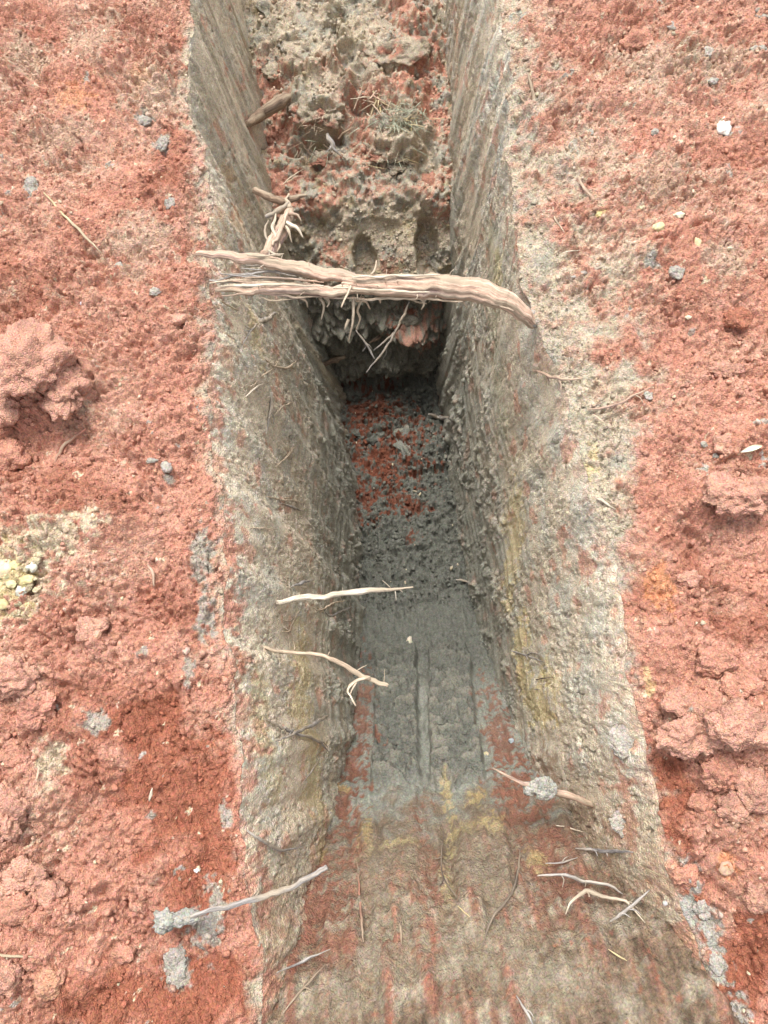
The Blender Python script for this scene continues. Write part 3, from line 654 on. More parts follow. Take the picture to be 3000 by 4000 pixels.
# the thick root lying across the trench
def thick_root():
    up = [(424, 548), (492, 554), (561, 562), (631, 577), (695, 591), (759, 603), (823, 610)]
    lo = [(466, 627), (534, 628), (598, 625), (662, 626), (726, 629), (790, 624), (840, 618)]
    st = [(740, 610), (823, 616), (892, 617), (945, 617), (999, 624), (1052, 634), (1095, 652), (1130, 676), (1152, 700)]
    zu = [.030, .034, .036, .036, .034, .030, .028]; zl = [.012, .018, .022, .024, .026, .028, .028]; zs = [.028, .028, .028, .026, .022, .014, .0, -.025, -.06]
    S = path(st, ('z', zs), 0); e = empty('tree_root', path(lo, ('z', zl), 0)[0]); org = np.array(e.location)
    tag(e, 'thick fibrous pink root, forked at its left end, lying right across the trench', 'root')
    m = lambda r: pxm(r, S[0])
    def part(nm, g, kind=None, label=None):
        o = mesh_obj(nm, g[0] - org, g[1], g[2], MAT_ROOT, e); tag(o, label, kind=kind)
    part('stem', tube_geo(S, [m(r) for r in (16, 23, 25, 25, 25, 24, 21, 18, 13)], 'pink', 30, .003, .15, 11, .3, .75))
    part('branch', tube_geo(path(up, ('z', zu), 0), [m(r) for r in (5, 9, 11, 13, 14, 14, 12)], 'pink', 22, .003, .16, 12, .28, .8), label='smooth upper fork of the root')
    part('branch', tube_geo(path(lo, ('z', zl), 0), [m(r) for r in (5, 8, 11, 13, 14, 14, 12)], 'pink', 22, .003, .2, 13, .4, .7), label='splintered lower fork of the root')
    sp = [([(452, 612), (520, 606), (600, 612), (690, 615)], .03, 3.2, 'pale'), ([(470, 606), (540, 590), (610, 588), (690, 600)], .025, 3.6, 'grey'),
          ([(500, 598), (560, 584), (620, 590), (680, 603)], .012, 2.6, 'pale'), ([(530, 573), (590, 576), (650, 592)], .012, 3, 'grey'), ([(520, 580), (580, 586), (640, 597)], -.005, 2.2, 'grey'),
          ([(530, 600), (600, 600), (660, 606), (700, 610)], .038, 2.6, 'pink'), ([(534, 552), (575, 552), (614, 548)], .050, 2.2, 'pale'), ([(470, 618), (530, 617), (610, 616), (700, 618)], .042, 3.4, 'bone'),
          ([(480, 640), (560, 634), (640, 642), (720, 640)], .02, 3.2, 'pink'), ([(560, 640), (590, 650), (640, 645)], .015, 2.2, 'pale'), ([(700, 644), (800, 646), (900, 645), (1000, 652)], .018, 3.4, 'pale'),
          ([(760, 600), (850, 597), (950, 594)], .05, 3.4, 'bone'), ([(850, 640), (960, 643), (1060, 655), (1110, 672)], .01, 3.2, 'pink'), ([(720, 622), (820, 628), (930, 632)], .052, 3.0, 'pale')]
    for _ in range(12):
        y0 = random.uniform(596, 640); x0 = random.uniform(440, 520); x1 = random.uniform(600, 690)
        sp.append(([(x0, y0 + random.uniform(-8, 8)), ((x0 * 2 + x1) / 3, y0 + random.uniform(-4, 4)), (x1, 612 + (y0 - 612) * .5)], random.uniform(.012, .04), random.uniform(1.3, 2.6), random.choice(('pale', 'grey', 'pink', 'bone'))))
    for p, z, r, c in sp: part('splinter', tube_geo(path(p, ('z', [z] * len(p)), 0), [m(r * .5), m(r), m(r), m(r * .4)], c, 6, .004, .3, seed(), .2))
    rl = [[(759, 618, .055), (748, 640, .05), (737, 664, .045)], [(764, 640, .01), (762, 693, -.02), (753, 738, -.06)], [(785, 642, .01), (772, 668, -.01), (778, 690, -.03), (769, 712, -.05)],
          [(690, 642, .0), (700, 662, -.01), (694, 690, -.03)], [(905, 642, .01), (915, 655, 0), (910, 668, -.01)], [(801, 594, .04), (812, 580, .045), (813, 563, .05)], [(880, 643, .01), (900, 652, .0), (922, 656, -.01)],
          [(1000, 650, .0), (1010, 665, -.01)], [(640, 640, .01), (660, 650, 0), (665, 664, -.01)], [(700, 640, 0), (712, 652, -.005), (706, 664, -.01)], [(1045, 660, -.02), (1052, 690, -.04)],
          [(770, 650, 0), (790, 652, -.01), (800, 668, -.02)], [(820, 642, .01), (822, 655, 0)], [(753, 690, -.02), (745, 712, -.03)]]
    for q in rl: part('rootlet', tube_geo([wpt(*p) for p in q], [m(3.2), m(2.6), m(1.3)], 'pale', 6, .004, .2, seed(), .1))
    part('root_hairs', join([hairs(S[:6], m(21), 34, 'pale', (.005, .016)), hairs(path(lo, ('z', zl), 0), m(13), 16, 'pale', (.006, .02)), hairs(path(up[2:], ('z', zu[2:]), 0), m(13), 8, 'bone', (.006, .014))]), 'stuff')
thick_root()

def frayed():
    e = empty('broken_root', wpt(577, 549, -.02)); org = np.array(e.location); tag(e, 'frayed broken root stub rising behind the thick root on the left wall', 'root')
    def part(nm, pts, r, c, sides=9, ridge=.2):
        Q = [wpt(*p) for p in pts]; g = tube_geo(Q, [pxm(x, Q[0]) for x in r], c, sides, .003, .2, seed(), ridge)
        mesh_obj(nm, g[0] - org, g[1], g[2], MAT_ROOT, e)
    part('stem', [(572, 556, -.01), (592, 525, -.03), (610, 492, -.06), (628, 450, -.09)], [14, 15, 15, 9], 'pink', 16, .3)
    part('branch', [(548, 408, -.12), (585, 428, -.12), (620, 432, -.11), (663, 420, -.10)], [8, 9, 8, 2.5], 'brown')
    part('branch', [(575, 470, -.08), (600, 455, -.07), (622, 438, -.08)], [4, 6, 4], 'grey')
    for p, r, c in [([(612, 478, -.05), (636, 488, -.04), (655, 513, -.05)], [5, 4, 1], 'bone'), ([(610, 486, -.045), (624, 500, -.03), (630, 524, -.04)], [4, 3, 1], 'bone'), ([(600, 508, -.03), (604, 530, -.02), (598, 545, -.02)], [3, 2.4, 1], 'pale'), ([(620, 462, -.07), (640, 462, -.06), (650, 478, -.06)], [4, 3, 1], 'pink'),
                 ([(580, 540, 0), (598, 552, .0), (611, 549, 0)], [3, 2.4, 1], 'bone'), ([(598, 516, -.02), (590, 490, -.03), (596, 462, -.05)], [4, 4, 1.5], 'pale'), ([(588, 530, -.01), (604, 500, -.02), (622, 452, -.06)], [3, 5, 2], 'pink'), ([(626, 448, -.08), (618, 432, -.09), (624, 418, -.1)], [6, 4, 1.5], 'pale'), ([(580, 520, -.04), (572, 498, -.06), (580, 476, -.07)], [3, 3, 1], 'grey')]:
        part('splinter', p, r, c, 7)
frayed()

RT_ = [
 ('straight pale root stub jutting from the left wall over the trench floor', [(595, 1300), (660, 1291), (732, 1283), (810, 1277), (893, 1268)], ('out', .02), (4, 5.5, 6, 6, 1.5), 'bone', 14, ()),
 ('bent pale root with a forked tip reaching down from the left wall', [(572, 1399), (600, 1404), (652, 1410), (712, 1419), (759, 1447), (799, 1465), (836, 1484)], ('out', -.05), (3, 3.6, 4.4, 4.4, 5, 5.6, 4), 'pale', 10,
   [([(799, 1466), (772, 1470), (752, 1487), (759, 1507), (769, 1524)], ('z', [-.5] * 5), (4, 3, 2.5, 2), 'pale'), ([(800, 1462), (780, 1466), (765, 1472), (752, 1482)], ('z', [-.49] * 4), (3, 2.4, 1.6), 'pale'), ([(770, 1472), (760, 1490), (757, 1500)], ('z', [-.49] * 3), (2.4, 1.6, 1.2), 'pale')]),
]
for lab, pts, mode, r, c, nh, br in RT_:
    b = hit(*pts[0]); br2 = [(p, ('z', [b[2] - .035] * len(p)), rr, cc) for p, mm, rr, cc in br]
    root('tree_root', lab, 'root', pts, mode, r, c, 'roots sticking out of the trench walls', 10, .2, nh, br2)
LIE = [
 # label, points, lift(s) from the surface, radii, colours
 ('tree_root', 'grey twig-like root on the left wall, descending arm of the crossed pair', [(570, 1553), (600, 1567), (626, 1579), (686, 1601), (710, 1623)], [0, .015, .02, .025, .02], (4, 5, 5, 5, 4), 'grey'),
 ('tree_root', 'grey twig-like root on the left wall, rising arm of the crossed pair', [(592, 1602), (625, 1590), (672, 1567), (709, 1545)], [0, .025, .035, .04], (3, 4, 5, 6), 'grey'),
 ('tree_root', 'short split grey root on the left wall just above the straight pale stub', [(629, 1268), (650, 1260), (679, 1252)], [0, .02, .03], (3, 6, 3), 'grey'),
 ('tree_root', 'small pale root chip beside the short split grey root on left wall', [(634, 1264), (655, 1268), (664, 1273)], [.01, .02, .02], (3, 4, 2), 'bone'),
 ('tree_root', 'thin curved rootlet hanging below the tip of the straight pale stub', [(744, 1298), (718, 1304), (700, 1316), (679, 1336)], [.03, .025, .02, 0], (3, 3, 3, 2), 'pale'),
 ('tree_root', 'thin straight grey rootlet on the left wall below the straight pale stub', [(760, 1311), (719, 1330), (685, 1357)], [.03, .02, 0], (3, 3, 2.5), 'grey'),
 ('tree_root', 'long thin rootlet lying on the left wall at mid depth', [(578, 1072), (610, 1080), (639, 1082), (675, 1093)], .006, (2.5, 2.5, 2), 'pale'),
 ('tree_root', 'short grey rootlet just under the long thin rootlet of the left wall', [(608, 1087), (632, 1096), (660, 1106)], .008, (2.5, 4, 2), 'grey'),
 ('tree_root', 'thin straight pale straw pressed on the left wall', [(540, 1140), (599, 1143)], .005, (2, 2), 'pale'),
 ('tree_root', 'tiny pale rootlet on the left wall above the bent forked root', [(612, 1355), (630, 1366)], .004, (2.5, 2), 'bone'),
 ('tree_root', 'thin drooping rootlet on the left wall between the two pale stubs', [(650, 1317), (636, 1335), (626, 1362), (622, 1386)], .006, (2, 2, 1.6), 'pale'),
 ('tree_root', 'forked pale rootlet curling up on the upper left wall', [(571, 775), (593, 791), (620, 794), (641, 780)], [.002, .02, .03, .035], (2, 3, 3.5, 3), 'pale'),
 ('tree_root', 'thin pale rootlet looping down across the forked rootlet on upper left wall', [(607, 766), (594, 792), (567, 811), (549, 832), (538, 850)], [.03, .022, .012, .004, .002], (2, 2.5, 2.5, 2), 'pale'),
 ('tree_root', 'short pale arched rootlet on the upper left wall below the looping one', [(530, 857), (556, 835), (588, 823)], [.002, .01, .012], (2.5, 3, 2), 'bone'),
 ('tree_root', 'grey root lying down the upper left wall under a small hole', [(588, 846), (584, 890), (575, 938)], .006, (5, 4, 2.5), 'grey'),
 ('tree_root', 'faint pale rootlet right of the grey root on upper left wall', [(590, 902), (609, 880), (633, 868)], [.002, .012, .02], (2, 2.5, 2), 'pale'),
 ('tree_root', 'twisted grey root clinging to the left wall below the thick root', [(612, 664), (592, 678), (574, 690), (545, 710), (520, 752)], [.03, .03, .025, .012, .004], (3, 5, 7, 4, 2), 'grey'),
 ('tree_root', 'small curled yellowish rootlet right under the splintered end of thick root', [(477, 650), (492, 660), (517, 672)], .008, (2, 2.4, 2), 'straw'),
 ('tree_root', 'faint frayed pale root patch low on the left wall', [(595, 1010), (620, 985), (636, 965)], .006, (2, 3, 5), 'pale'),
 ('tree_root', 'grey root with a kink at the foot of the left rim', [(534, 1793), (555, 1808), (574, 1820), (611, 1837), (655, 1829)], [0, .01, .015, .02, .03], (4, 5, 6, 6, 3), 'grey'),
 ('tree_root', 'pale twisted rootlet in a hole above the kinked grey root', [(550, 1782), (560, 1768), (578, 1760)], .01, (3, 4, 2), 'bone'),
 ('tree_root', 'small pale rootlet on the left wall below the crossed pair', [(690, 1640), (672, 1668), (655, 1690)], .012, (2.5, 3, 2), 'grey'),
 ('tree_root', 'long grey root lying low on the left side of the ramp', [(598, 2101), (655, 2077), (714, 2050)], [.004, .012, .025], (3, 5, 3), 'grey'),
 ('tree_root', 'brown root slanting up the ramp at the bottom left', [(611, 2190), (655, 2135), (704, 2082)], [.004, .01, .025], (3, 4, 3), 'brown'),
 ('tree_root', 'thin reddish rootlet standing along the middle left of the ramp', [(772, 1864), (777, 1930), (782, 2003), (785, 2035)], .008, (3, 3.4, 4, 3), 'red'),
 ('tree_root', 'long hair-thin dark rootlet down the middle of the ramp', [(959, 1794), (954, 1850), (957, 1893), (992, 1945), (1021, 1990)], .006, (2, 2, 2, 2), 'dark'),
 ('tree_root', 'short pale straw beside the hair-thin dark rootlet', [(988, 1956), (1020, 1987)], .010, (2, 2.4), 'straw'),
 ('tree_root', 'dark curved root down the right half of the ramp', [(1124, 1835), (1119, 1880), (1105, 1930), (1065, 1981), (1040, 2047)], .008, (3, 5, 4, 4, 3), 'dark'),
 ('tree_root', 'short dark root stub low on the ramp left of the curved dark root', [(860, 1985), (866, 2010), (868, 2040)], .008, (3, 5, 3), 'brown'),
 ('tree_root', 'pale root end poking out at the bottom edge of the ramp', [(1115, 2150), (1134, 2180), (1152, 2216)], [.004, .015, .02], (3, 5, 5), 'grey'),
 ('tree_root', 'small straw-coloured rootlet on the lower right wall', [(1313, 2050), (1335, 2064), (1355, 2076)], .008, (2, 2.6, 2), 'straw'),
 ('tree_root', 'thin pale rootlet below the clay-coated root on right wall', [(1201, 1783), (1230, 1789), (1263, 1798)], [.02, .012, .002], (2, 3, 2), 'bone'),
 ('tree_root', 'straight clay-smeared grey root on the lower right wall', [(1243, 1833), (1280, 1834), (1307, 1838), (1367, 1841)], [.03, .025, .02, .004], (4, 5, 6, 5), 'grey'),
 ('tree_root', 'faint grey rootlet under the straight clay-smeared root', [(1178, 1865), (1215, 1862), (1250, 1852)], .012, (2, 3, 2), 'grey'),
 ('tree_root', 'long wavy grey root on the lower right wall', [(1161, 1892), (1212, 1888), (1263, 1903), (1315, 1913), (1345, 1931)], [.04, .04, .035, .025, .004], (4, 5, 5, 5, 4), 'grey'),
 ('tree_root', 'pale arched root with peeled tip on the lower right wall', [(1222, 1975), (1238, 1945), (1267, 1926), (1307, 1937), (1351, 1948), (1394, 1994)], [.05, .05, .05, .04, .02, .004], (3, 6, 7, 6, 5, 4), 'pale'),
 ('tree_root', 'grey root crossing under the pale arched root on lower right wall', [(1318, 1990), (1340, 1975), (1359, 1963), (1404, 1923)], [.035, .03, .025, .006], (4, 5, 5, 5), 'grey'),
 ('tree_root', 'tan rootlet near the right rim above the pale arched root', [(1395, 1875), (1430, 1893)], .006, (2.5, 2), 'straw'),
 ('tree_root', 'thin grey rootlet on the right wall at mid height', [(1100, 1404), (1135, 1415), (1177, 1431)], [.02, .012, .002], (2.5, 3, 2), 'grey'),
 ('tree_root', 'tiny grey rootlet on the right wall under the mid-height one', [(1135, 1487), (1166, 1489)], .006, (2.5, 2), 'grey'),
 ('tree_root', 'small dark sliver on the right wall beside the yellow streak', [(1158, 1468), (1195, 1462)], .005, (2, 2), 'dark'),
 ('tree_root', 'pale knobbly rootlet on the tan strip right of the trench', [(1288, 1077), (1305, 1085), (1332, 1101)], .005, (5, 4, 3), 'bone'),
 ('tree_root', 'dark twig at the foot of the right wall near the deep floor', [(985, 1252), (1008, 1256), (1027, 1268)], .015, (3, 3, 3), 'grey'),
 ('tree_root', 'short grey root stub poking from the right wall in the deepest part', [(975, 903), (950, 902), (925, 895)], [0, .02, .05], (6, 7, 7), 'grey'),
 ('tree_root', 'stubby brown root poking from the left wall below the hanging fibres', [(684, 790), (710, 783), (745, 771)], [0, .02, .05], (6, 7, 10), 'brown'),
 ('tree_root', 'long thin grey twig hanging below the thick root in front of the back face', [(884, 650), (868, 690), (852, 720), (833, 752), (791, 805)], [.02, .10, .14, .18, .24], (4, 4, 4, 4, 4), 'grey'),
 ('tree_root', 'thin grey twig crossing to the lower end of the long hanging twig', [(769, 714), (790, 742), (809, 776)], [.12, .16, .20], (3, 3, 3), 'grey'),
 ('tree_root', 'short grey twig forking left off the long hanging twig', [(853, 716), (830, 738), (806, 757)], [.13, .16, .18], (3, 3, 2.5), 'grey'),
 ('tree_root', 'short brown root stub under the hanging clay lumps', [(830, 719), (815, 730), (797, 740)], [.03, .05, .07], (6, 7, 5), 'brown'),
 ('tree_root', 'thick soil-covered root lying on the ledge against the left wall', [(535, 268), (562, 248), (588, 230), (636, 200)], [.03, .06, .075, .07], (13, 14, 14, 15), 'brown'),
 ('tree_root', 'grey tapering root hanging from the root ball on the ledge', [(706, 288), (716, 308), (724, 325), (753, 347)], [.07, .06, .05, .03], (9, 8, 6, 2.5), 'grey'),
 ('tree_root', 'thin crooked rootlet running down the ledge below the root ball', [(715, 360), (718, 385), (722, 405), (708, 425)], .02, (2, 2.4, 2), 'grey'),
 ('tree_root', 'thin pale rootlet slanting across the left of the ledge', [(655, 365), (625, 385), (610, 400)], .02, (2, 2, 2), 'pale'),
 ('tree_root', 'small bent rootlet right of the root ball on the ledge', [(730, 300), (745, 285), (765, 275)], .03, (3, 4, 3), 'brown'),
 ('tree_root', 'upright brown twig on the tan strip at the upper right rim', [(1141, 158), (1148, 190), (1156, 225), (1165, 268)], .008, (6, 5, 5, 3), 'brown'),
 ('tree_root', 'thin curved twig joining the upright brown twig at upper right rim', [(1120, 204), (1138, 228), (1162, 262)], .008, (3, 3.2, 3), 'brown'),
 ('tree_root', 'short pink rootlet on the red soil in the upper right', [(1249, 381), (1266, 412), (1287, 432)], .006, (4, 5, 3), 'pink'),
 ('tree_root', 'thin branched pale rootlet on the tan soil in the upper right', [(1194, 446), (1199, 472), (1220, 503)], .006, (2.5, 3, 2.5), 'pale'),
 ('tree_root', 'small white straw above the flaky grey wood at right', [(1214, 547), (1254, 540)], .006, (2.5, 2), 'bone'),
 ('wood_flake', 'flaky grey wood sliver on the tan soil right of the thick root', [(1224, 602), (1264, 588), (1306, 576)], .008, (5, 9, 5), 'grey'),
 ('tree_root', 'pink rootlet with buds on the tan soil below the root hole', [(1150, 798), (1178, 808), (1205, 818), (1258, 817)], .006, (3, 4, 5, 4), 'pink'),
 ('tree_root', 'long thin pink rootlet crossing from tan to red soil on right', [(1268, 885), (1333, 873), (1373, 854), (1412, 834)], .006, (4, 4, 4, 2.5), 'pink'),
 ('tree_root', 'small looping pale rootlet under the long pink rootlet on right', [(1280, 895), (1295, 905), (1320, 925)], .005, (2, 2, 2), 'pale'),
 ('straw', 'long dry yellow straw lying on the red soil at upper left', [(95, 417), (147, 474), (185, 512), (221, 548)], .010, (3.5, 4, 4, 3), 'straw'),
 ('straw', 'dry straw half buried at the lower left edge', [(-10, 2060), (30, 2066), (82, 2068)], .006, (4, 4, 3), 'straw'),
 ('tree_root', 'red soil-coated root arching out of the hollow at left', [(117, 1003), (128, 980), (142, 960), (185, 926)], [.0, .015, .02, .015], (4, 6, 6, 5), 'red'),
 ('tree_root', 'orange peeled rootlet in the red soil left of the trench', [(319, 1220), (330, 1242), (333, 1268)], .006, (4, 5, 4), 'pink'),
 ('tree_root', 'small pale rootlet end below the tan crumb patch at lower left', [(79, 1685), (82, 1672), (84, 1655)], .008, (2.5, 2.5, 2), 'pale'),
 ('wood_flake', 'short pale wood splinter standing in the fresh red cut at left', [(322, 1730), (325, 1716), (329, 1702)], [.0, .006, .012], (4, 5, 3), 'bone'),
]
for nm, lab, pts, lift, r, c in LIE:
    k_ = .72 if max(r) < 12 else .9; r = tuple(x * k_ for x in r); r = (r[0] * .55,) + tuple(r[:-1]) + (r[-1], r[-1] * .35); n_ = len(pts); ln_ = sum(math.dist(a, b) for a, b in zip(pts[:-1], pts[1:])); br = []
    if nm == 'tree_root' and ln_ > 70 and max(r) < 9 and c != 'red':
        for _ in range(random.choice((1, 2, 2, 3))):       # side rootlets
            k = random.randint(1, n_ - 2) if n_ > 2 else 0; a = pts[k]; l0 = lift[k] if isinstance(lift, list) else lift
            an = math.atan2(pts[min(k + 1, n_ - 1)][1] - a[1], pts[min(k + 1, n_ - 1)][0] - a[0]) + random.choice((-1, 1)) * random.uniform(.5, 1.1); q = random.uniform(12, 30)
            br.append(([a, (a[0] + q * .5 * math.cos(an), a[1] + q * .5 * math.sin(an)), (a[0] + q * math.cos(an + .3), a[1] + q * math.sin(an + .3))], ('lie', [l0, l0 + .003, l0 + .004]), (1.6, 1.3, .7), c))
    root(nm, lab, {'straw': 'straw', 'wood_flake': 'wood'}.get(nm, 'root'), pts, ('lie', lift), r, c, None, 8, .2, 0, br, .55 if nm == 'wood_flake' else 1.0)

# ------------------------------------------------------------------ clods, lumps, stones
def ico(n):
    t = (1 + 5 ** .5) / 2
    V = [(-1, t, 0), (1, t, 0), (-1, -t, 0), (1, -t, 0), (0, -1, t), (0, 1, t), (0, -1, -t), (0, 1, -t), (t, 0, -1), (t, 0, 1), (-t, 0, -1), (-t, 0, 1)]
    Fc = [(0, 11, 5), (0, 5, 1), (0, 1, 7), (0, 7, 10), (0, 10, 11), (1, 5, 9), (5, 11, 4), (11, 10, 2), (10, 7, 6), (7, 1, 8), (3, 9, 4), (3, 4, 2), (3, 2, 6), (3, 6, 8), (3, 8, 9), (4, 9, 5), (2, 4, 11), (6, 2, 10), (8, 6, 7), (9, 8, 1)]
    V = [np.array(v, float) / np.linalg.norm(v) for v in V]
    for _ in range(n):
        mid = {}; F2 = []
        def mp(a, b):
            k = (min(a, b), max(a, b))
            if k not in mid: v = V[a] + V[b]; V.append(v / np.linalg.norm(v)); mid[k] = len(V) - 1
            return mid[k]
        for a, b, c in Fc:
            x, y, z = mp(a, b), mp(b, c), mp(c, a); F2 += [(a, x, z), (b, y, x), (c, z, y), (x, y, z)]
        Fc = F2
    return np.array(V), np.array(Fc)
ICO = {k: ico(k) for k in (0, 1, 2, 3, 4)}
def blob_geo(rx, ry, rz, col, lvl, sd, angular=.5, crumb=1.0, col2=None):
    V, Fc = ICO[lvl]; S = max(rx, ry, rz)
    n = V * 1.3 + sd * 3.71
    k = 1 + angular * perlin(n, 2) + angular * .55 * perlin(n * 2.3, 4)
    W = V * np.array([rx, ry, rz]) * k[:, None]
    Q = W + sd * 1.37
    d = billow(Q, 20, 2, 60) * .012 * min(1, S / .05) + billow(Q, 44, 2, 63) * .011 * min(1, S / .04) + billow(Q, 80, 2, 66, .55) * .006 * min(1, S / .025) + fbm(Q, 25, 2, 3) * .010 * min(1, S / .05)
    W = W + V * (d * crumb)[:, None]
    t = fbm(Q, 30, 3, 7); c = np.tile(col, (len(V), 1)) * (1 + .3 * t)[:, None]
    if col2 is not None: c = mixc(c, col2, ss(.02, .35, fbm(Q, 22, 3, 9)))
    return W, Fc, np.clip(c, .01, .85)
def clod(name, label, cat, px, py, wpx, hpx, col, lvl=3, sink=.35, mat=None, angular=.35, crumb=1.0, col2=None, group=None, lift=0.0, tall=.6):
    p = wpt(px, py, None, lift); rx, ry = pxm(wpx / 2, p), pxm(hpx / 2, p); rz = min(rx, ry) * tall; sd = seed()
    W, Fc, c = blob_geo(rx, ry, rz, col, lvl, sd, angular, crumb, col2)
    p = p + np.array([0, 0, rz * (1 - 2 * sink)])
    return tag(mesh_obj(name, W + p, Fc, c, mat or MAT_RED, origin=p), label, cat, group)
CL = [
 (62, 785, 190, 160, PINK * .95, 'large crumbly red clod at the left edge above a dark hollow', 4), (140, 838, 90, 120, PINK * .9, 'red clod split off the right side of the largest clod at left', 4),
 (12, 885, 70, 70, PINK, 'red clod with a white chip at the left edge, below the largest clod', 3), (20, 985, 80, 80, RED, 'red clod at the left edge under the dark hollow', 3),
 (20, 1465, 110, 90, PINK * .92, 'broad red clod at the left edge above the rounded pink clod', 4), (85, 1528, 82, 74, C(.47, .225, .165), 'rounded smooth pink clod left of the grey clay smear', 4),
 (200, 1360, 70, 60, PINK * .95, 'flat pink clod in the red soil left of the two clay patches', 3), (12, 1760, 80, 110, PINK * .95, 'tall red clod at the left edge beside a dark crack', 4),
 (55, 1895, 90, 70, PINK, 'red clod heading the heap of clods at the lower left', 4), (100, 1935, 80, 70, PINK * .9, 'lower-left red clod touching the right of the heap', 3), (40, 1960, 80, 60, RED * 1.1, 'red clod in the heap below its heading clod', 3),
 (140, 1975, 60, 50, PINK * .85, 'small red clod at the right foot of the lower-left heap', 3), (15, 2110, 70, 80, PINK * .9, 'red clod at the left edge below the buried straw', 3), (105, 2120, 70, 60, C(.46, .25, .16), 'pale orange clod near the bottom left corner', 3),
 (30, 1630, 60, 50, RED, 'dull red clod left of the tan crumb patch', 3), (55, 1545 - 60, 40, 34, PINK, 'small pink clod wedged above the rounded pink clod', 2), (265, 2060, 50, 40, RED, 'small red clod above the bottom-left grey clay pat', 2),
 (1500, 1580, 150, 80, PINK, 'wide red clod overhanging the dark fresh cut right of the trench', 4), (1600, 1565, 120, 100, PINK * .95, 'big red clod right of the overhanging wide one', 4), (1470, 1520, 80, 60, PINK * .9, 'red clod on top of the overhanging wide clod', 3),
 (1560, 1665, 90, 80, RED * 1.08, 'red clod below the overhang at the right', 4), (1630, 1700, 80, 90, PINK * .9, 'red clod at the right edge below the overhang', 3), (1585, 1745, 70, 60, PINK * .85, 'red clod under the pair below the overhang', 3),
 (1520, 1735, 60, 50, RED, 'small red clod next to the dark crack below the overhang', 3), (1600, 1480, 80, 60, RED * 1.1, 'red clod behind the big one at right', 3), (1600, 1065, 150, 90, PINK * .95, 'low broad red mound clod below the green leaf', 4),
 (1570, 965, 70, 45, PINK, 'flat pink clod left of the green leaf', 3), (1490, 1250, 50, 34, PINK, 'small pink clod right of the orange stained soil', 3), (1545, 1430, 90, 70, RED * 1.05, 'red clod above the small cluster at right', 3), (1640, 1940, 60, 70, PINK * .85, 'red clod at the lower right edge', 3),
 (1480, 1890, 60, 44, RED * 1.05, 'red clod beside the grey clay band at lower right', 3), (1570, 800, 70, 36, PINK * .9, 'low red clod above the grey pebbles at right', 3), (1590, 690, 60, 50, RED2 * 1.2, 'dark red clod in the hollow at right', 3),
 (1380, 95, 90, 50, RED * 1.05, 'smooth red clod at the top right beside the dark hollow', 3), (380, 690, 50, 30, PINK, 'small pink clod left of the splintered root end', 2),
]
for px, py, a, b, c, lab, lv in CL: clod('soil_clod', lab, 'clod', px, py, a, b, c * .62 + RED * .33, lv, .42, None, .33, 1.0, None, 'red clods on the spoil')
LG = [
 (312, 262, 26, 26, 'grey clay lump on red soil at upper left, upper of two'), (352, 312, 26, 34, 'grey clay lump on red soil at upper left, lower of two'), (68, 408, 34, 50, 'grey clay lump just left of the long straw'),
 (366, 440, 24, 30, 'grey clay smear lump left of the root stub'), (258, 575, 18, 22, 'pale grey crumb lump left of the thick root tip'),
 (335, 630, 26, 20, 'grey stone-like lump left of the splintered root'), (360, 1010, 22, 26, 'upright grey clay lump near the left rim'), (328, 995, 24, 14, 'flat grey clay lump left of the upright grey lump'), (430, 880, 26, 50, 'long grey clay lump stuck on the left rim'),
 (1655, 25, 50, 40, 'tan clay lump in the top right corner'), (1640, 110, 34, 24, 'tan clay lump below the top right corner one'), (1450, 55, 24, 20, 'small tan clay lump near the top right'), (1530, 115, 26, 30, 'bluish clay lump left of the tan lumps at top right'), 
 (1415, 285, 16, 16, 'small tan pebble lump in the upper right'), (1275, 287, 16, 16, 'bluish grey pebble right of the upright brown twig'), (1540, 175, 26, 16, 'grey crumb lump above the white stone'), (1460, 588, 30, 26, 'grey clay lump on red soil right of the flaky grey wood'), 
 (1350, 1600, 70, 70, 'crumbly grey clay lump stuck on the right rim'), (1520, 960, 16, 16, 'round grey pebble left of the green leaf'), (1546, 985, 14, 12, 'dark grey pebble below the green leaf'), (1560, 965, 14, 14, 'blue-grey pebble touching the green leaf'), (1400, 855, 22, 22, 'grey lump beside the end of the long pink rootlet'),
 (1340, 1780, 40, 46, 'grey clay pat on the lower right wall'), (1548, 2075, 34, 60, 'long pale clay lump on the lower right clay band'), (1520, 1965, 34, 40, 'pale clay lump heading the lower right clay band'), (1575, 2150, 30, 60, 'pale clay lump at the bottom of the lower right clay band'),
 (1150, 690, 30, 40, 'grey clay lump at the buried right end of the thick root'),
 (380, 2088, 46, 76, 'grey wet clay pat on the red cut at bottom left'), (206, 1556, 40, 34, 'grey clay smear on red soil near the rounded pink clod'), (450, 2010, 44, 80, 'grey wet clay pat under the long grey stick'),
]
for px, py, a, b, lab in LG: clod('clay_lump', lab, 'clay lump', px, py, a, b, LGREY * random.uniform(.75, .95) + RED * .1, 3 if a > 24 else 2, .45 if a < 30 else .5, MAT_CLAY, .4, .8, None, 'grey clay lumps', tall=.6 if a < 40 else .3)
